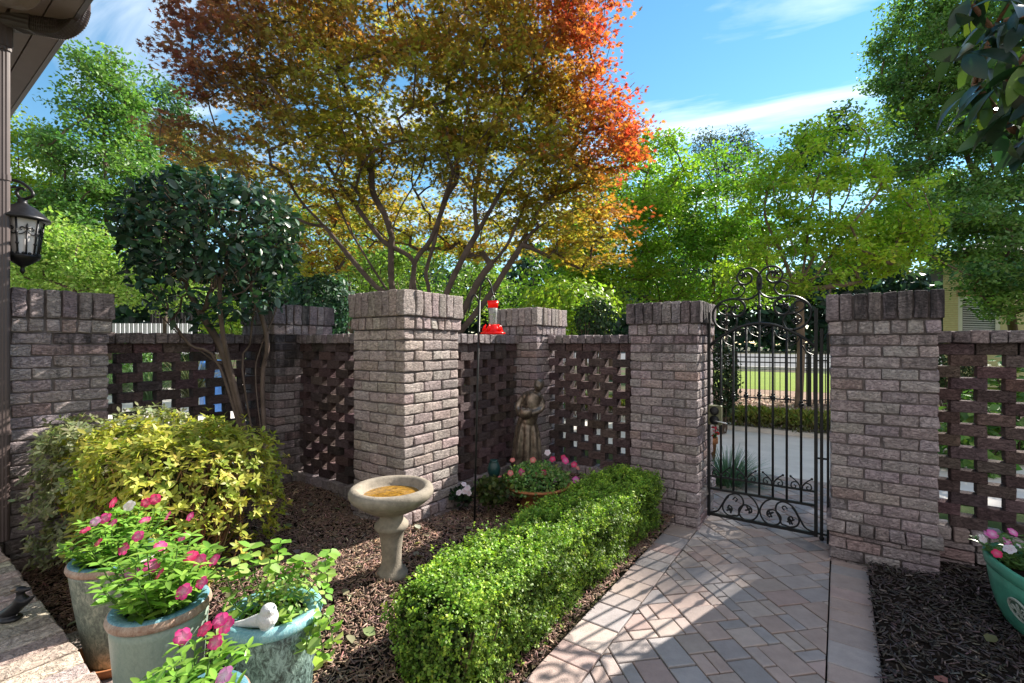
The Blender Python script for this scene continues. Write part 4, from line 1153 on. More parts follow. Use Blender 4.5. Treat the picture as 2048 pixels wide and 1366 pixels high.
def iron_fence(label, a, b, npk, posts):
    a, b = np.array(a), np.array(b); d = unit(b-a); L = np.linalg.norm(b-a); t = thing('iron_fence', label, 'fence', (a+b)/2, 'black iron fences beyond the drive')
    for k in range(posts):
        p0 = a+d*L*k/(posts-1); mb = MB(); mb.box(p0+ZD*.61, (.062, .062, 1.26), (d, np.cross(ZD, d), ZD)); mb.build('post', 'iron', t)
        mb = MB(); mb.ball(p0+ZD*1.29, .048, 10); mb.lathe([(0,1.23),(.05,1.23),(.05,1.25),(0,1.26)], p0, 12); mb.build('finial', 'iron', t, True)
    mb = MB()
    for z in (.12, .98, 1.10): mb = MB(); bar(mb, a+ZD*z, b+ZD*z, .028); mb.build('rail', 'iron', t)
    mb = MB()
    for k in range(npk):
        p0 = a+d*L*(k+.5)/npk; mb.box(p0+ZD*.62, (.016, .016, 1.16), (d, np.cross(ZD, d), ZD)); mb.tube([p0+ZD*1.2, p0+ZD*1.25], [.014, .001], 4)
    mb.build('pickets', 'iron', t)
fa = G(-3.6, 12.6, 0); fb = G(-.55, 12.55, 0); fd = G(1.6, 16.4, 0)
iron_fence('black iron picket fence behind the gate left of the tree trunk', fa, fb, 29, 3)
iron_fence('black iron picket fence running back right of the tree trunk', fb, fd, 40, 3)
# distant wood beyond the road
n = 26000; X = -110+250*rng.random(n); P = np.stack([X, 84+14*rng.random(n), (rng.random(n)**.8)*(17+3*np.sin(X*.21)+2*np.sin(X*.57))], 1)
o = leaves('distant_wood', P, unit(rdir(n)+np.array([0,-.3,.5])), rdir(n), 2.0, vary((.04,.085,.06), n, .5), 'leaf', None, 'oval')
tag(o, 'dark belt of woodland beyond the road', 'woodland', kind='stuff')
# white picket fence, dark fence, far left
t = thing('picket_fence', 'white picket fence over the lattice wall left of the camellia', 'fence', at(290, 700, 19))
mb = MB(); a = at(215, 700, 19); b = at(385, 700, 19)
for k in range(19): p0 = a+(b-a)*(k+.5)/19; mb.box((p0[0], 19, 1.16), (.135, .025, 2.2)); 
mb.build('pickets', 'white_paint', t); mb = MB()
for z in (.5, 1.75): mb = MB(); mb.box(((a+b)[0]/2, 19.03, z), ((b-a)[0], .03, .1)); mb.build('rail', 'dark_wood', t)
t = thing('wood_fence', 'dark wooden slat fence behind the camellia trunks', 'fence', at(355, 700, 24))
mb = MB(); a = at(300, 700, 24); b = at(385, 700, 24)
for k in range(13): p0 = a+(b-a)*(k+.5)/13; mb.box((p0[0], 24, 1.55), (.11, .03, 3.1))
mb.build('slats', 'dark_wood', t); 
for z in (2.4, .8): mb = MB(); mb.box(((a+b)[0]/2, 24.04, z), ((b-a)[0], .03, .14)); mb.build('rail', 'dark_wood', t)
bb = at(424, 790, 9.5); bb[2] = 0
t = thing('blue_bin', 'blue bin outside seen through the lattice behind the trunks', 'bin', bb)
mb = MB(); mb.lathe([(0,.02),(.24,.02),(.30,.95),(.30,1.0),(0,1.0)], bb, 4, M=np.eye(3)); mb.build('body', 'blue_plastic', t)
mb = MB(); mb.lathe([(0,1.003),(.33,1.003),(.33,1.04),(.2,1.09),(0,1.09)], bb, 4); mb.build('lid', 'blue_plastic', t)
# red flower in clay pot outside gate
pc = at(1413, 952, 5.0); pc[2] = .0
t = thing('clay_pot', 'small clay pot outside the gate by the left pillar', 'pot', pc)
mb = MB(); mb.lathe([(0,0),(.07,0),(.10,.36),(.115,.36),(.115,.42),(.095,.42),(.09,.38),(0,.38)], pc, 20); mb.build('body', 'terracotta', t, True)
mb = MB(); mb.lathe([(0,.385),(.088,.39)], pc, 16); mb.build('soil', 'soil', t)
n = 60; P = pc+np.array([0,0,.47])+rdir(n)*np.array([.09,.09,.08])
t = thing('red_flower_plant', 'small plant with red flowers in the clay pot outside the gate', 'plant', pc+ZD*.4)
leaves('flowers', P, rdir(n), rdir(n), .05, vary((.6,.03,.05), n), 'petal', t, 'broad')
P = pc+np.array([0,0,.42])+rdir(n)*np.array([.09,.09,.05]); leaves('leaves', P, rdir(n), rdir(n), .06, vary((.06,.12,.03), n), 'leaf', t)
# ------------------------------------------------------------------ yellow house
hx0, hx1, hy0 = 14.85, 25., 16.0
t = thing('yellow_house', 'yellow brick house with a blinds window behind the right gate pillar', 'house', (hx0, hy0, 0))
t.rotation_euler = (0, 0, R(-43))
wx0, wx1 = hx0+.37, hx0+1.36; wz1 = 3.02; wz0 = 1.2
mb = MB(); H = 4.3
mb.box(((hx0+wx0)/2, hy0+.15, H/2), (wx0-hx0, .3, H)); mb.box(((wx1+hx1)/2, hy0+.15, H/2), (hx1-wx1, .3, H))
mb.box(((wx0+wx1)/2, hy0+.15, wz0/2), (wx1-wx0, .298, wz0)); mb.box(((wx0+wx1)/2, hy0+.15, (wz1+H)/2), (wx1-wx0, .298, H-wz1))
mb.box((hx0+.15, hy0+3.3, H/2), (.298, 6, H)); mb.box((hx1-.15, hy0+3.3, H/2), (.298, 6, H)); 
wl = mb.build('wall', 'yellow_brick', t)
mb = MB()
for z in np.arange(.1, H, .075): mb.box(((hx0+wx0)/2, hy0-.002, z), (wx0-hx0, .006, .012))
mb.build('mortar_lines', 'tan_brick', wl)
mb = MB(); w_ = .11
for x in (wx0+w_/2, wx1-w_/2): mb.box((x, hy0+.06, (wz0+wz1)/2), (w_, .1, wz1-wz0))
for z in (wz0+w_/2, wz1-w_/2): mb.box(((wx0+wx1)/2, hy0+.062, z), (wx1-wx0-2*w_, .096, w_))
wf = mb.build('window', 'cream_paint', t)
mb = MB(); mb.box(((wx0+wx1)/2, hy0+.16, (wz0+wz1)/2), (wx1-wx0-.1, .02, wz1-wz0-.1)); mb.build('pane', 'dark_glass', wf)
mb = MB()
for z in np.arange(wz0+.15, wz1-.12, .06): mb.box(((wx0+wx1)/2, hy0+.12, z), (wx1-wx0-2*w_-.02, .03, .026), None)
mb.build('blind', 'white_paint', wf)
mb = MB()
for k in range(11): mb.brick((wx0-.05+(wx1-wx0+.10)*(k+.5)/11, hy0+.1, wz1+.19), ((wx1-wx0+.10)/11-.012, .24, .36), np.eye(3), (.5,)*3, .01)
mb.build('lintel', 'tan_brick', t)
mb = MB(); mb.add([(hx0-.4, hy0-.4, H+.002), (hx1+.4, hy0-.4, H+.002), (hx1+.4, hy0+7, H+.002), (hx0-.4, hy0+7, H+.002), (hx0+3, hy0+3.3, H+1.6), (hx1-3, hy0+3.3, H+1.6)],
    [(0,1,5,4), (1,2,5), (2,3,4,5), (3,0,4), (3,2,1,0)]); mb.build('roof', 'blue_slate', t)

# ------------------------------------------------------------------ eave, gutter, downspout, lantern
t = thing('house_eave', 'dark brown house corner with soffit eave and gutter at upper left', 'house', G(-4.3, .2, 0))
ze = 3.285
mb = MB(); mb.box(G(-4.9, .565, ze), (4.4, .11, .014), (UD, VD, ZD)); mb.box(G(-4.9, .33, ze), (4.4, .33, .014), (UD, VD, ZD)); mb.box(G(-4.9, .5, ze+.03), (4.4, .3, .03), (UD, VD, ZD)); mb.box(G(-4.9, .675, ze-.002), (4.4, .098, .016), (UD, VD, ZD)); mb.build('soffit', 'soffit_paint', t)
mb = MB(); mb.box(G(-4.9, .735, ze+.06), (4.4, .02, .15), (UD, VD, ZD)); mb.box(G(-4.9, .756, ze+.085), (4.4, .022, .11), (UD, VD, ZD)); mb.build('gutter', 'brown_paint', t)
mb = MB(); mb.add([G(-7.1, .78, ze+.15), G(-2.7, .78, ze+.15), G(-2.7, -1.5, ze+1.2), G(-7.1, -1.5, ze+1.2), G(-7.1, .72, ze+.11), G(-2.7, .72, ze+.11), G(-2.7, -1.5, ze+1.1), G(-7.1, -1.5, ze+1.1)],
    [(0,1,2,3),(7,6,5,4),(0,4,5,1),(1,5,6,2),(3,2,6,7),(0,3,7,4)]); mb.build('roof', 'blue_slate', t)
mb = MB(); mb.box(G(-5.5, .10, 1.6), (2.9, .5, 3.34), (UD, VD, ZD)); mb.build('wall', 'brown_paint', t)
# downspout: ribbed pipe
def ribbed(mb, P, w, d_, side):
    P = np.asarray(P); T = unit(np.gradient(P, axis=0)); n = 28; V = []
    for i, p in enumerate(P):
        s_ = unit(side-T[i]*(side@T[i])); o = np.cross(T[i], s_)
        for k in range(n):
            an = k*2*math.pi/n; x, y = math.cos(an), math.sin(an); m_ = max(abs(x), abs(y))**.8; rb = 1-.05*(k % 2)
            V.append(p+s_*x/m_*w/2*rb+o*y/m_*d_/2*rb)
    Fs = [(i*n+k, i*n+(k+1) % n, (i+1)*n+(k+1) % n, (i+1)*n+k) for i in range(len(P)-1) for k in range(n)]
    Fs += [tuple(range(n))[::-1], tuple((len(P)-1)*n+k for k in range(n))]; mb.add(V, Fs)
D0 = at(4, 1080, 2.645); D1 = at(4, 92, 2.645)
mb = MB(); ribbed(mb, [D0+(D1-D0)*s for s in np.linspace(0, 1, 12)], .075, .06, UD); ds = mb.build('downspout', 'brown_paint', t)
mb = MB(); ribbed(mb, [D1+ZD*-.03, D1+ZD*.02], .088, .072, UD)
mb.build('bracket', 'brown_paint', ds)
for z in (.9, 2.35): mb = MB(); ribbed(mb, [np.array([D0[0], D0[1], z]), np.array([D0[0], D0[1], z+.03])], .084, .068, UD); mb.build('bracket', 'brown_paint', ds)
EY = 2.70
pts = [at(163, -30, EY), at(163, 0, EY), at(162, 22, EY), at(152, 46, EY-.01), at(130, 58, EY-.02), at(105, 57, EY-.03), at(70, 50, 2.66), at(40, 46, 2.65), at(12, 44, 2.65)]
mb = MB(); ribbed(mb, cr(pts, .02), .075, .085, VD)
cs = cr(pts, .006); 
for i in range(25, 95, 2):
    if i+1 < len(cs): ribbed(mb, [cs[i], cs[i]+unit(cs[i+1]-cs[i])*.003], .081, .092, VD)
mb.build('elbow', 'brown_paint', ds)
mb = MB(); ribbed(mb, cr([at(70, 48, 2.655), at(30, 40, 2.645), at(8, 44, 2.645), at(4, 70, 2.645), at(4, 95, 2.645)], .02), .085, .10, VD); mb.build('elbow', 'brown_paint', ds)
# gutter drop piece in front, catching light
mb = MB(); ribbed(mb, cr([at(-60, -20, 2.45), at(0, -2, 2.45), at(45, 4, 2.45), at(75, -20, 2.45)], .03), .07, .05, VD); mb.build('gutter_end', 'soffit_paint', t)

LY = 2.75; ls = LY/F; lc = at(45, 548, LY)
t = thing('wall_lantern', 'black iron lantern with frosted panes and scroll bracket at the left edge', 'lantern', lc)
def ll(L): return [(r*ls*.84, (548-y)*ls) for r, y in L]
mb = MB(); mb.lathe(ll([(0,512),(26,512),(36.5,440),(0,440)]), lc, 6); mb.build('glass', 'frost_glass', t)
mb = MB(); mb.lathe(ll([(0,441),(49,441),(49.5,437),(46,434),(36,425),(24,415),(12,409),(8,404),(9.5,401),(7,398),(4,396),(0,396)]), lc, 24); mb.build('roof', 'dark_metal', t, True)
mb = MB(); mb.lathe(ll([(0,548),(1.5,548),(5,542),(3.5,537),(4,534),(14,528),(27,519),(32,514),(31,510.5),(27,510),(0,510)]), lc, 24)
for k in range(18):
    an = k*2*math.pi/18; mb.ball(lc+np.array([math.cos(an)*24.5*ls, math.sin(an)*24.5*ls, 39*ls]), .009, 6)
mb.build('base', 'dark_metal', t, True)
mb = MB()
for k in range(6):
    an = k*2*math.pi/6; d = np.array([math.cos(an), math.sin(an), 0]); a = lc+d*23*ls+ZD*37*ls; b = lc+d*31.7*ls+ZD*108*ls
    mb.tube([a, b], .0055, 6)
    for q_ in (.3, .6): mb.ball(a+(b-a)*q_, .009, 6)
    an2 = an+math.pi/6; d2 = np.array([math.cos(an2), math.sin(an2), 0]); sd_ = np.array([-d2[1], d2[0], 0]); rr = lambda z: (22+8.8*(z-36)/72)*.9*ls+.004
    def pt(x, y): z = 36+y; return lc+d2*rr(z)+sd_*x*ls+ZD*z*ls
    mb.tube([pt(0,2), pt(0,46)], .0045, 5)
    for s_ in (-1, 1):
        mb.tube(cr([pt(s_*16,44), pt(s_*10,40), pt(s_*3,44), pt(0,50), pt(s_*7,54), pt(s_*10,50), pt(s_*7,48)], .006), .0035, 5)
    mb.tube([pt(0,46), pt(0,56), pt(0,62)], [.003, .007, .001], 5)
mb.build('ribs', 'dark_metal', t, True)
mb = MB(); L_ = lambda L: cr([at(x, y, LY) for x, y in L], .01)
mb.tube(L_([(-60,352),(-20,350),(15,358),(40,364),(60,378),(66,390),(57,396),(46,398),(36,392),(34,382),(42,376),(49,380)]), .0085, 8)
mb.tube(L_([(-60,398),(-20,392),(10,378),(28,374),(42,376)]), .006, 8)
mb.box(at(-62, 375, LY), (.03, .10, .24)); mb.build('bracket', 'dark_metal', t, True)

# ------------------------------------------------------------------ flowers and pots
mat_leaf('leaf_vinca', .34, .33, .5)
def flower_mesh(name, petal, eye, rad=.02, cup=.0):
    V = [(0, 0, 0)]; C = [np.array(eye)]; Fs = []
    for k in range(5):
        a = k*2*math.pi/5; i0 = len(V)
        for da, r, z, w in ((-.60,.50,.03,.10),(-.66,.88,-.02,.8),(-.25,1.08,-.07,1),(.25,1.08,-.03,1),(.66,.88,.09,.8),(.60,.5,.05,.10)):
            V.append((math.cos(a+da)*r, math.sin(a+da)*r, z+cup*r*r)); C.append(np.array(eye)*(1-w)+np.array(petal)*w if w > .5 else np.array(eye)*.5+np.array(petal)*.5)
        Fs.append((0,)+tuple(range(i0, i0+6)))
    V = np.array(V)*rad; me = bpy.data.meshes.new(name); me.from_pydata(V.tolist(), [], Fs)
    C = np.array([np.append(c, 0) for c in C]); a_ = me.color_attributes.new('Col', 'FLOAT_COLOR', 'POINT'); a_.data.foreach_set('color', C.astype(np.float32).ravel())
    me.materials.append(MATS['petal']); return me
FL = {'pink': flower_mesh('flower', (.80,.025,.26), (.85,.35,.55), .0205), 'rose': flower_mesh('flower', (.72,.015,.13), (.8,.2,.35), .0195), 'mag': flower_mesh('flower', (.72,.07,.42), (.9,.6,.8), .021),
      'white': flower_mesh('flower', (.85,.83,.9), (.9,.7,.8), .021), 'lilac': flower_mesh('flower', (.75,.22,.55), (.9,.7,.85), .021), 'salmon': flower_mesh('flower', (.75,.16,.17), (.85,.5,.4), .018)}
def put_flower(t, kind, p, toward, sc=1.0):
    q = Vector(unit(np.array(toward)+.25*rng.normal(size=3))).to_track_quat('Z', 'Y')
    M = Matrix.Translation(Vector(p)) @ q.to_matrix().to_4x4() @ Matrix.Rotation(rng.random()*6.28, 4, 'Z') @ Matrix.Scale(sc*(.9+.25*rng.random()), 4)
    inst(FL[kind], 'flower', t, M)
def vinca(label, c, rad, hgt, nst, flowers, Y, leaf=.057, cols=((.065,.19,.03),(.30,.52,.08)), fk='pink', droop=.3, view=(0,-1,.5), flist=None):
    t = thing('vinca_plant', label, 'plant', c, 'flowering plants in pots')
    c = np.array(c); P, N, D, S, C = [], [], [], [], []; mb = MB(); tips = []
    for i in range(nst):
        an = rng.random()*6.283; rr = math.sqrt(rng.random())*rad; d = np.array([math.cos(an), math.sin(an), 0])
        tip_ = c+d*rr*(1+.2*rng.random())+ZD*hgt*(.75+.35*rng.random()-.35*(rr/rad)**2); a = c+d*rr*.25-ZD*.015
        m_ = (a+tip_)/2+d*rr*.18+ZD*.02; st_ = cr([a, m_, tip_], .02); tips.append(tip_)
        mb.tube(st_, np.linspace(.0035, .002, len(st_)), 5, (.10,.18,.05,0))
        for s_ in np.linspace(.12, 1.0, 7):
            p_ = st_[int(s_*(len(st_)-1))]; ax_ = unit(st_[-1]-st_[-2]); base_an = rng.random()*3.14
            for k in range(2 if s_ < .95 else 5):
                aa = base_an+k*(math.pi if s_ < .95 else 1.26); dd = np.array([math.cos(aa), math.sin(aa), .15+.45*rng.random()-.35*(s_ < .4)])
                P.append(p_); D.append(dd); N.append(np.array([-dd[0]*.4, -dd[1]*.4, 1])+.25*rng.normal(size=3)); S.append(leaf*(.55+.55*rng.random())*(1 if s_ < .9 else .75))
                w = rng.random()*.6+.4*s_; C.append(np.array(cols[0])*(1-w)+np.array(cols[1])*w)
    leaves('leaves', np.array(P), np.array(N), np.array(D), np.array(S), vary(np.array(C), len(C), .2, .06), 'leaf_vinca', t, 'lance')
    mb.build('stems', 'bark', t)
    tips = np.array(tips)
    for (px, py, kd) in flist or []:
        # nearest stem end along the line of sight, so the flower stands on its plant
        ray = unit(np.array([(px-1024)/F, 1, -(py-HY)/F])); o = np.array([0, 0, EYE])
        tt_ = (tips-o)@ray; dist = np.linalg.norm(tips-o-tt_[:, None]*ray, axis=1); j = int(np.argmin(dist+.15*np.abs(tt_-np.median(tt_))))
        p_ = o+ray*tt_[j]*.985; put_flower(t, kd, p_, (rng.normal(0,.2), -.75, .7), 1.0)
        mb2 = None
    return t
def pot(name, label, c, r1, r0, h, body, rim, inner, rimw=.040, band=None, soil=.03, group='glazed garden pots beside the patio'):
    t = thing(name, label, 'pot', c, group); mb = MB()
    mb.lathe([(0,0),(r0*.97,0),(r0,.012),(r0+(r1-r0)*.35,h*.3),(r0+(r1-r0)*.72,h*.62),(r1*.985,h*.88),(r1*.985,h-.034),(r1*.9,h-.034)], c, 48); mb.build('body', body, t, True)
    mb = MB(); mb.lathe([(r1*.98,h-.036),(r1+.005,h-.032),(r1+.009,h-.022),(r1+.006,h-.010),(r1+.001,h-.005)], c, 48); mb.f = mb.f[:-2]; mb.build('rim', rim, t, True)
    mb = MB(); mb.lathe([(r1+.001,h-.005),(r1-.003,h),(r1-rimw*.5,h-.001),(r1-rimw,h-.008),(r1-rimw-.006,h-.05),(r1-rimw-.012,h-.08)], c, 48); mb.f = mb.f[:-2]; mb.build('lip', inner, t, True)
    mb = MB(); n = 30; V = [(c[0], c[1], c[2]+h-soil+.012)]
    for rr in (.35, .7, 1.0):
        for k in range(n): V.append((c[0]+math.cos(k*6.2832/n)*rr*(r1-rimw-.004), c[1]+math.sin(k*6.2832/n)*rr*(r1-rimw-.004), c[2]+h-soil+rng.normal(0,.004)))
    Fs = [(0, 1+k, 1+(k+1) % n) for k in range(n)]+[(1+j*n+k, 1+(j+1)*n+k, 1+(j+1)*n+(k+1) % n, 1+j*n+(k+1) % n) for j in (0, 1) for k in range(n)]
    mb.add(V, Fs); mb.build('soil', 'soil', t)
    return t
p1 = at(236, 1300, 1.95); p1[2] = .130; rim1 = .535
sc_ = thing('plant_saucer', 'orange clay saucer under the speckled pot beside the patio', 'saucer', p1-ZD*.03)
mb = MB(); mb.lathe([(0,0),(.135,0),(.152,.034),(.156,.04),(.148,.042),(.138,.012),(0,.012)], p1-ZD*.028, 40); mb.build('saucer', 'terracotta', sc_, True)
pot('glazed_pot', 'grey green speckled glazed pot with blue rim on a clay saucer', p1-ZD*.014, .155, .10, .425, 'glaze_speck', 'glaze_tan', 'glaze_blue')
p2 = at(322, 1202, 1.53); h2 = p2[2]; p2[2] = .05
pot('glazed_pot', 'smooth sage green glazed pot with brown edged rim holding pink flowers', p2, .134, .09, h2-.05, 'glaze_sage', 'glaze_tan', 'glaze_blue')
p3 = at(547, 1214, 1.57); h3 = p3[2]; p3[2] = .07
pot('glazed_pot', 'rough turquoise glazed pot with the white bird and mint plant', p3, .146, .098, h3-.07, 'glaze_rough', 'glaze_teal', 'glaze_teal')
p4 = at(392, 1385, 1.22); h4 = p4[2]; p4[2] = .05
pot('glazed_pot', 'pot below the front pink flowers nearest the camera', p4, .12, .085, h4-.05-.02, 'glaze_sage', 'glaze_tan', 'glaze_blue')
vinca('pink vinca plant growing in the speckled pot before the azalea', p1+ZD*(.411-.04), .165, .20, 50, None, 1.95, .06,
      flist=[(226,1005,'rose'),(210,1036,'pink'),(224,1047,'pink'),(190,1043,'lilac'),(310,998,'rose'),(292,1005,'rose'),(290,1040,'pink'),(276,1072,'pink'),(170,1060,'rose'),(335,1032,'pink'),(258,1012,'white'),(247,1098,'pink'),(380,1033,'pink'),(365,1075,'pink'),(196,1085,'rose')])
vinca('pink vinca plant growing in the sage green pot', np.array([p2[0], p2[1], h2-.03]), .165, .22, 56, None, 1.50, .062,
      flist=[(398,1122,'pink'),(428,1120,'pink'),(403,1165,'pink'),(367,1183,'pink'),(303,1132,'pink'),(262,1145,'mag'),(318,1148,'rose'),(380,1112,'rose'),(320,1092,'pink')])
vinca('pink vinca plant at the bottom in front of the turquoise pot', np.array([p4[0], p4[1], h4-.03]), .12, .135, 26, None, 1.22, .058,
      flist=[(440,1240,'pink'),(452,1250,'pink'),(365,1273,'pink'),(430,1285,'pink'),(409,1258,'rose'),(448,1352,'lilac')])
# mint in the turquoise pot
mc = np.array([p3[0], p3[1], h3-.02]); t = thing('mint_plant', 'straggly green mint plant with upright and trailing stems in turquoise pot', 'plant', mc)
q = lambda x, y, d=0: at(x, y, 1.55+d)
STM = [[(530,1200,.05),(510,1150,.08),(500,1095,.08)],[(560,1190,.1),(555,1130,.12),(562,1080,.12)],[(600,1200,.1),(640,1150,.1),(662,1100,.1)],[(505,1210),(480,1160,.02),(478,1110,.02)],[(520,1220,.05),(535,1160,.05),(540,1120,.05)],
       [(480,1220),(462,1180),(452,1150)],[(630,1230),(655,1235,-.02),(668,1290,-.04)],[(630,1240),(640,1270,-.05),(648,1320,-.05)],[(560,1240,-.03),(575,1220,-.05),(585,1235,-.06)],[(590,1200,.12),(600,1150,.15),(610,1120,.15)],[(640,1200,.06),(655,1160,.06),(650,1125,.06)],
       [(545,1200,.1),(580,1160,.12),(590,1125,.12)],[(500,1230,-.02),(470,1215,-.04),(455,1200,-.04)],[(620,1250,-.02),(615,1275,-.05),(612,1300,-.05)]]
P, N, D, S, C = [], [], [], [], []; mb = MB()
for L in STM:
    st_ = cr([mc+ZD*.0+rng.normal(0,.01,3)]+[q(*a) for a in L], .012); mb.tube(st_, .0022, 5, (.12,.2,.06,0)); m_ = len(st_)
    for i in range(2, m_, 2):
        tn = unit(st_[min(i+1, m_-1)]-st_[i-1]); an = rng.random()*3.14
        for k in range(2 if i < m_-2 else 4):
            a1 = unit(np.cross(tn, [.3,.8,.2])); a2 = np.cross(tn, a1); aa = an+k*(math.pi if i < m_-2 else 1.57); d = a1*math.cos(aa)+a2*math.sin(aa)+tn*.4
            f_ = i/m_; P.append(st_[i]); D.append(d); N.append(tn+.5*ZD+.3*rng.normal(size=3)); S.append((.02+.026*f_)*(.8+.4*rng.random())); C.append((.24,.42,.08) if rng.random() < .6 else (.45,.60,.18))
n = 420; pp_ = mc+np.stack([rng.normal(0,.06,n), rng.normal(.05,.05,n), .03+.07*rng.random(n)], 1)
leaves('leaves', np.vstack([np.array(P), pp_]), np.vstack([np.array(N), unit(rdir(n)+ZD)]), np.vstack([np.array(D), unit(rdir(n)+ZD*.6)]), np.append(S, np.full(n, .016)), np.vstack([vary(np.array(C), len(C), .2, .06), vary((.26,.38,.12), n, .3)]), 'leaf', t, 'broad')
mb.build('stems', 'bark', t)
# white bird
b = lambda x, y, d=0: at(x, y, 1.46+d)
t = thing('bird_figurine', 'small white stone bird sitting in the turquoise pot', 'figurine', b(535, 1262))
mb = MB(); mb.ball(b(535,1236), (.032,.034,.030), 14); mb.ball(b(537,1221,-.004), (.024,.024,.022), 12); mb.tube([b(520,1240,.005), b(490,1246,.01), b(469,1248,.012)], [.022,.012,.007], 10)
mb.tube([b(540,1222,-.024), b(541,1226,-.038)], [.007,.001], 6); mb.ball(b(535,1256), (.022,.024,.012), 10)
fuse(mb, 'body', .0035, 'white_stone', t, 2)
# duck figurine
b = lambda x, y, d=0: at(x, y, 1.88+d)
dz_ = b(25, 1238)[2]
t = thing('duck_figurine', 'small dark metal duck with a brimmed hat on the patio edge', 'figurine', b(25, 1238))
mb = MB(); ax_ = unit(b(44,1203)-b(4,1232)); mb.tube(cr([b(-6,1240), b(8,1231), b(25,1220), b(40,1206), b(46,1196)], .008), [.012,.022,.030,.033,.032,.028,.022,.02,.02,.02,.018,.016,.014,.012][:len(cr([b(-6,1240), b(8,1231), b(25,1220), b(40,1206), b(46,1196)], .008))] if len(cr([b(-6,1240), b(8,1231), b(25,1220), b(40,1206), b(46,1196)], .008)) <= 14 else .024, 12)
mb.tube([b(45,1200), b(41,1188), b(42,1181)], [.018,.013,.015], 10); mb.ball(b(42,1180), (.019,.017,.016), 12); mb.tube([b(47,1180), b(58,1178), b(65,1176)], [.011,.008,.003], 8)
mb.tube([b(48,1206), b(60,1198), b(71,1189)], [.016,.010,.003], 8); mb.ball(b(20,1236), (.045,.035,.014), 12)
fuse(mb, 'body', .004, 'dark_metal', t, 2)
mb = MB(); ax_ = (unit(np.array([1,0,.35])), np.array([0,1,0]), unit(np.array([-.35,0,1]))); mb.ball(b(30,1183), (.034,.034,.005), 14, axes=ax_); mb.ball(b(31,1178), (.017,.017,.013), 10, axes=ax_); mb.build('hat', 'bronze', t, True)

# flower bowl ----------------------------------------------------------
bc = G(-1.90, 3.03, .185)
t = thing('flower_bowl', 'wide rusty clay bowl of pink flowers at the statue feet', 'planter', bc)
mb = MB(); mb.lathe([(0,0),(.12,0),(.125,.02),(.09,.04),(.11,.06),(.18,.095),(.225,.135),(.24,.15),(.262,.155),(.265,.168),(.245,.172),(.22,.15),(0,.15)], bc, 44); mb.build('bowl', 'terracotta', t, True)
mb = MB(); mb.lathe([(0,.155),(.225,.156)], bc, 24); mb.build('soil', 'soil', t)
t = thing('petunia_plant', 'mounded petunia plant with small pink flowers filling the clay bowl', 'plant', bc+ZD*.15)
n = 3600; P = ell_pts(n, bc+ZD*.17, (.27,.27,.15), .55); P = P[P[:, 2] > bc[2]+.12]; n = len(P)
tone = rng.random((n, 1)); leaves('leaves', P, unit(rdir(n)+np.array([0,0,.6])), unit(rdir(n)+np.array([0,0,.3])), .03*(.6+.6*rng.random(n)), vary(np.array([.09,.22,.06])*(1-tone)+np.array([.36,.52,.18])*tone, n, .3), 'leaf', t, 'oval')
mb = MB()
for _ in range(60): b_ = ell_pts(1, bc+ZD*.17, (.25,.25,.14), .8)[0]; mb.tube([bc+ZD*.14, (bc+b_)/2+ZD*.09, b_], .002, 4, (.1,.18,.06,0))
mb.build('stems', 'bark', t)
for px, py, kd in ((1025,920,'salmon'),(1066,920,'salmon'),(1095,905,'white'),(1105,918,'rose'),(1131,921,'pink'),(1043,944,'pink'),(1088,945,'rose'),(1072,950,'salmon'),(1110,960,'lilac'),(1152,960,'mag'),(1000,957,'salmon'),(1155,935,'salmon'),(1148,929,'rose'),(1090,962,'salmon'),(1021,946,'salmon'),(1127,915,'rose')):
    Yf = bc[1]-.10+.16*rng.random()-.08*(py > 940); put_flower(t, kd, at(px, py, Yf), (0,-.8,.5), 1.15)
mat_simple('dark_teal', (.015, .06, .06), .3, .5)
# small things by the bowl
pc = at(925, 1003, 3.42); t = thing('pansy_plant', 'little plant with white flowers beside the sunlit pillar foot', 'plant', pc)
n = 160; P = ell_pts(n, pc+ZD*.05, (.09,.09,.06), .5); leaves('leaves', P, unit(rdir(n)+ZD), rdir(n), .04, vary((.03,.06,.03), n, .4), 'leaf', t, 'broad')
mb = MB(); 
for _ in range(14): mb.tube([pc, pc+np.array([rng.normal(0,.05), rng.normal(0,.05), .07])], .002, 4, (.08,.12,.05,0))
mb.build('stems', 'bark', t)
for px, py in ((928,968),(935,976),(918,985),(938,986),(930,982)): put_flower(t, 'white', at(px, py, 3.34), (-.1,-.8,.5), 1.0)
pc = at(985, 1000, 3.35); t = thing('leafy_plant', 'dark leafy bedding plant left of the clay flower bowl', 'plant', pc)
n = 420; P = ell_pts(n, pc+ZD*.07, (.13,.12,.10), .4); tone = rng.random((n, 1)); leaves('leaves', P, unit(rdir(n)+ZD*.7), rdir(n), .045, vary(np.array([.03,.06,.02])*(1-tone)+np.array([.14,.17,.05])*tone, n, .4), 'leaf', t, 'broad')
mb = MB()
for _ in range(24): mb.tube([pc, pc+np.array([rng.normal(0,.07), rng.normal(0,.07), .1])], .0025, 4, (.1,.1,.05,0))
mb.build('stems', 'bark', t)
pc = at(988, 951, 3.75); t = thing('teal_vase', 'small dark teal glazed vase against the lattice wall base', 'vase', pc)
mb = MB(); mb.lathe([(0,0),(.035,0),(.05,.03),(.055,.07),(.04,.11),(.03,.125),(.036,.135),(.028,.135),(0,.12)], pc-ZD*.01, 24); mb.build('body', 'dark_teal', t, True)

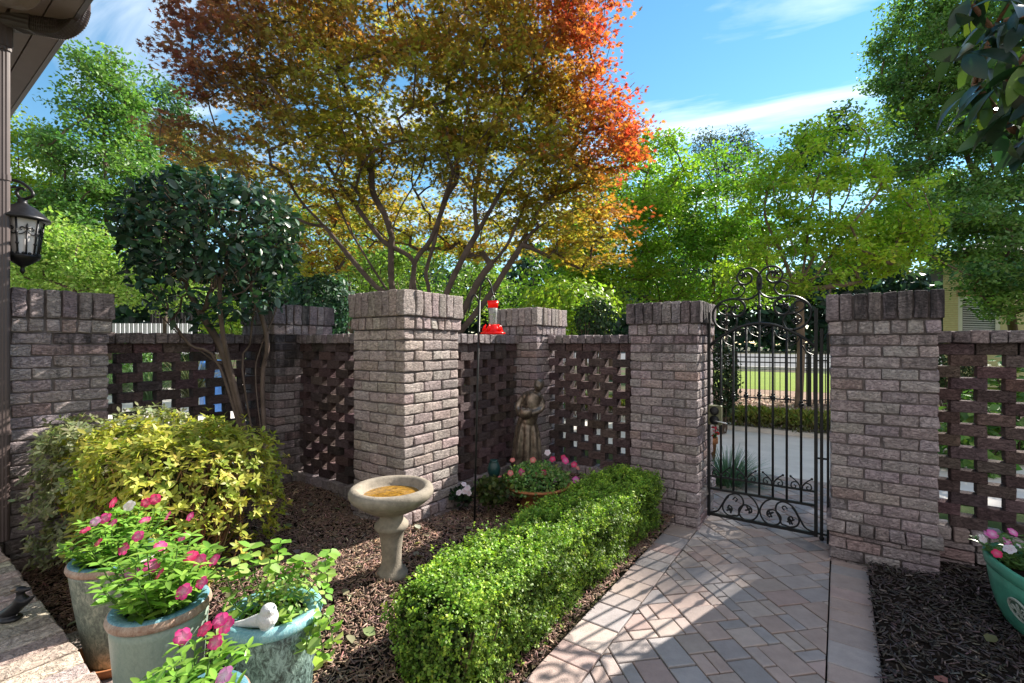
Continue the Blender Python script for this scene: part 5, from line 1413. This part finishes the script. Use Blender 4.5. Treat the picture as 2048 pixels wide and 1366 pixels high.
# green planter --------------------------------------------------------
gu0, gv0 = .735, 3.0; gz0 = .055; gh = .315
PC = np.array([2.485, 2.13, 0]); PD = np.array([.335, .942, 0]); PN = np.array([.942, -.335, 0])
t = thing('green_planter', 'green glazed oval planter with a fleur de lis medallion', 'planter', PC+ZD*gz0)
def oval(r, z, n=56, pw=2.25):
    out = []
    for k in range(n):
        a = k*2*math.pi/n; x, y = math.cos(a), math.sin(a); m_ = (abs(x)**pw+abs(y)**pw)**(1/pw)
        out.append(PC+PN*.18*r*x/m_+PD*.335*r*y/m_+ZD*(gz0+z))
    return out
def ovl(mb, prof):
    n = 56; V = []; 
    for r, z in prof: V += oval(r, z)
    Fs = [(i*n+k, i*n+(k+1) % n, (i+1)*n+(k+1) % n, (i+1)*n+k) for i in range(len(prof)-1) for k in range(n)]
    Fs += [tuple(range(n))[::-1], tuple((len(prof)-1)*n+k for k in range(n))]; mb.add(V, Fs)
mb = MB(); ovl(mb, [(.45,0),(.60,.004),(.72,.03),(.82,.08),(.90,.15),(.95,.22),(.965,.262),(.9,.263)]); mb.build('body', 'green_glaze', t, True)
mb = MB(); ovl(mb, [(.96,.258),(1.0,.264),(1.02,.29),(1.02,.31),(1.0,.316),(.92,.315),(.90,.29),(.9,.25)]); mb.f = mb.f[:-1]; mb.build('rim', 'green_glaze', t, True)
mb = MB(); ovl(mb, [(.5,.272),(.905,.268)]); mb.build('soil', 'soil', t)
mat_simple('emblem_dark', (.10, .16, .12), .7, .3, 0, .2, 40, .3, 120, .001)
# medallion on the side facing the path
mz = gz0+.155; ma = R(196); mo = unit(PN*math.cos(ma)/.18+PD*math.sin(ma)/.335); mt = np.array([-mo[1], mo[0], 0]); mu = unit(ZD+mo*.34)
Mm = np.stack([mt, mu, np.cross(mt, mu)], 1)
ec = PC+PN*.18*.905*math.cos(ma)+PD*.335*.905*math.sin(ma)+mo*.006+ZD*mz; e2 = lambda x, y, z=0: ec+Mm@np.array([x, y, z])
mb = MB(); mb.lathe([(0,0),(.054,0),(.054,.004),(0,.004)], ec-Mm[:, 2]*.002, 36, M=Mm)
md_ = mb.build('medallion', 'emblem_dark', t); mb = MB()
mb.tube([e2(math.cos(a)*.054, math.sin(a)*.054, .004) for a in np.linspace(0, 6.2832, 40)], .004, 6)
mb.tube([e2(math.cos(a)*.046, math.sin(a)*.046, .004) for a in np.linspace(0, 6.2832, 40)], .0018, 6)
def blade(L, r): mb.tube(cr([e2(x, y, .006) for x, y in L], .003), r, 6)
for s_ in (-1, 1):
    blade([(s_*.003,-.010),(s_*.012,.002),(s_*.021,.016),(s_*.031,.016),(s_*.034,.005),(s_*.027,-.003),(s_*.024,.004)], .0032)
    blade([(s_*.003,-.014),(s_*.010,-.022),(s_*.018,-.026),(s_*.024,-.021)], .0026)
mb.ball(e2(0,.016,.005), (.008,.020,.004), 10, axes=(Mm[:, 0], Mm[:, 1], Mm[:, 2])); mb.ball(e2(0,-.024,.005), (.005,.012,.004), 8, axes=(Mm[:, 0], Mm[:, 1], Mm[:, 2]))
mb.box(e2(0,-.012,.006), (.028,.006,.006), (Mm[:, 0], Mm[:, 1], Mm[:, 2])); mb.build('fleur_de_lis', 'emblem_grey', md_)
vinca('pink and white vinca plant growing in the green planter', PC+PD*.10+ZD*(gz0+.26), .19, .15, 40, None, 2.0, .05, cols=((.07,.17,.06),(.18,.33,.10)),
      flist=[(1966,1078,'white'),(1985,1068,'mag'),(1977,1069,'lilac'),(2026,1064,'mag'),(2014,1084,'mag'),(2019,1098,'white'),(1994,1107,'rose'),(2044,1094,'white')])

# ------------------------------------------------------------------ magnolia overhanging at the upper right
t = thing('magnolia_tree', 'dark glossy magnolia branch hanging into the upper right corner', 'tree', (2.35, 1.45, 0))
tr = [[np.array([2.35,1.45,0]), np.array([2.33,1.46,1.2]), np.array([2.25,1.45,2.2]), np.array([2.2,1.42,3.0])]]
tg = [at(1945,10,1.3), at(1965,110,1.28), at(1985,60,1.35), at(1985,215,1.3), at(2010,40,1.2), at(2015,160,1.22), at(2030,260,1.3), at(2050,110,1.15), at(2050,220,1.2), at(1990,-40,1.3), at(2070,30,1.2), at(2090,270,1.3), at(2110,170,1.25), at(1950,170,1.35), at(2045,-40,1.3), at(2045,-90,1.25), at(2100,90,1.2)]
ch, _ = grow(tr, np.array(tg), .12, .0055, .5, .2, 9); mb = MB(); tubes(mb, ch, (.22,.12,.08), 7); mb.build('trunk', 'bark', t, True)
P, N, D, S, C = [], [], [], [], []
for g_ in tg:
    for k in range(9):
        d = rdir(1)[0]; d[2] = d[2]*.6-.75; P.append(g_+rng.normal(0, .03, 3)); D.append(unit(d)); N.append(unit(rdir(1)[0]*.9+np.array([-.5,-.4,.6]))); S.append(.105*(.7+.45*rng.random())); C.append((.022,.05,.026) if rng.random() < .85 else (.10,.20,.035))
leaves('leaves', np.array(P), np.array(N), np.array(D), np.array(S), vary(np.array(C), len(C), .3), 'leaf_gloss', t, 'long')

# fallen leaves on the beds
n = 150; U = -4+2.9*rng.random(n); V_ = .6+3.2*rng.random(n); kk = ~((U < -2.5) & (V_ > 2.25)); U, V_ = U[kk], V_[kk]; n = len(U)
P = np.stack([G(a, b_, bedz(a, b_)+.022) for a, b_ in zip(U, V_)])
o = leaves('fallen_leaves', P, unit(rdir(n)*.45+ZD), rdir(n)*np.array([1,1,.2]), .055*(.6+.7*rng.random(n)), vary((.34,.34,.22), n, .4, .15), 'leaf', None, 'broad'); tag(o, 'dry fallen leaves scattered over the mulch beds', 'leaves', kind='stuff')
n = 40; U = .2+1.6*rng.random(n); V_ = 1.2+2.4*rng.random(n); P = np.stack([G(a, b_, bedr(a, b_)+.022) for a, b_ in zip(U, V_)])
o = leaves('fallen_leaves', P, unit(rdir(n)*.45+ZD), rdir(n)*np.array([1,1,.2]), .055*(.6+.7*rng.random(n)), vary((.30,.19,.11), n, .4, .12), 'leaf', None, 'broad'); tag(o, 'tan fallen leaves on the dark mulch by the green planter', 'leaves', kind='stuff')
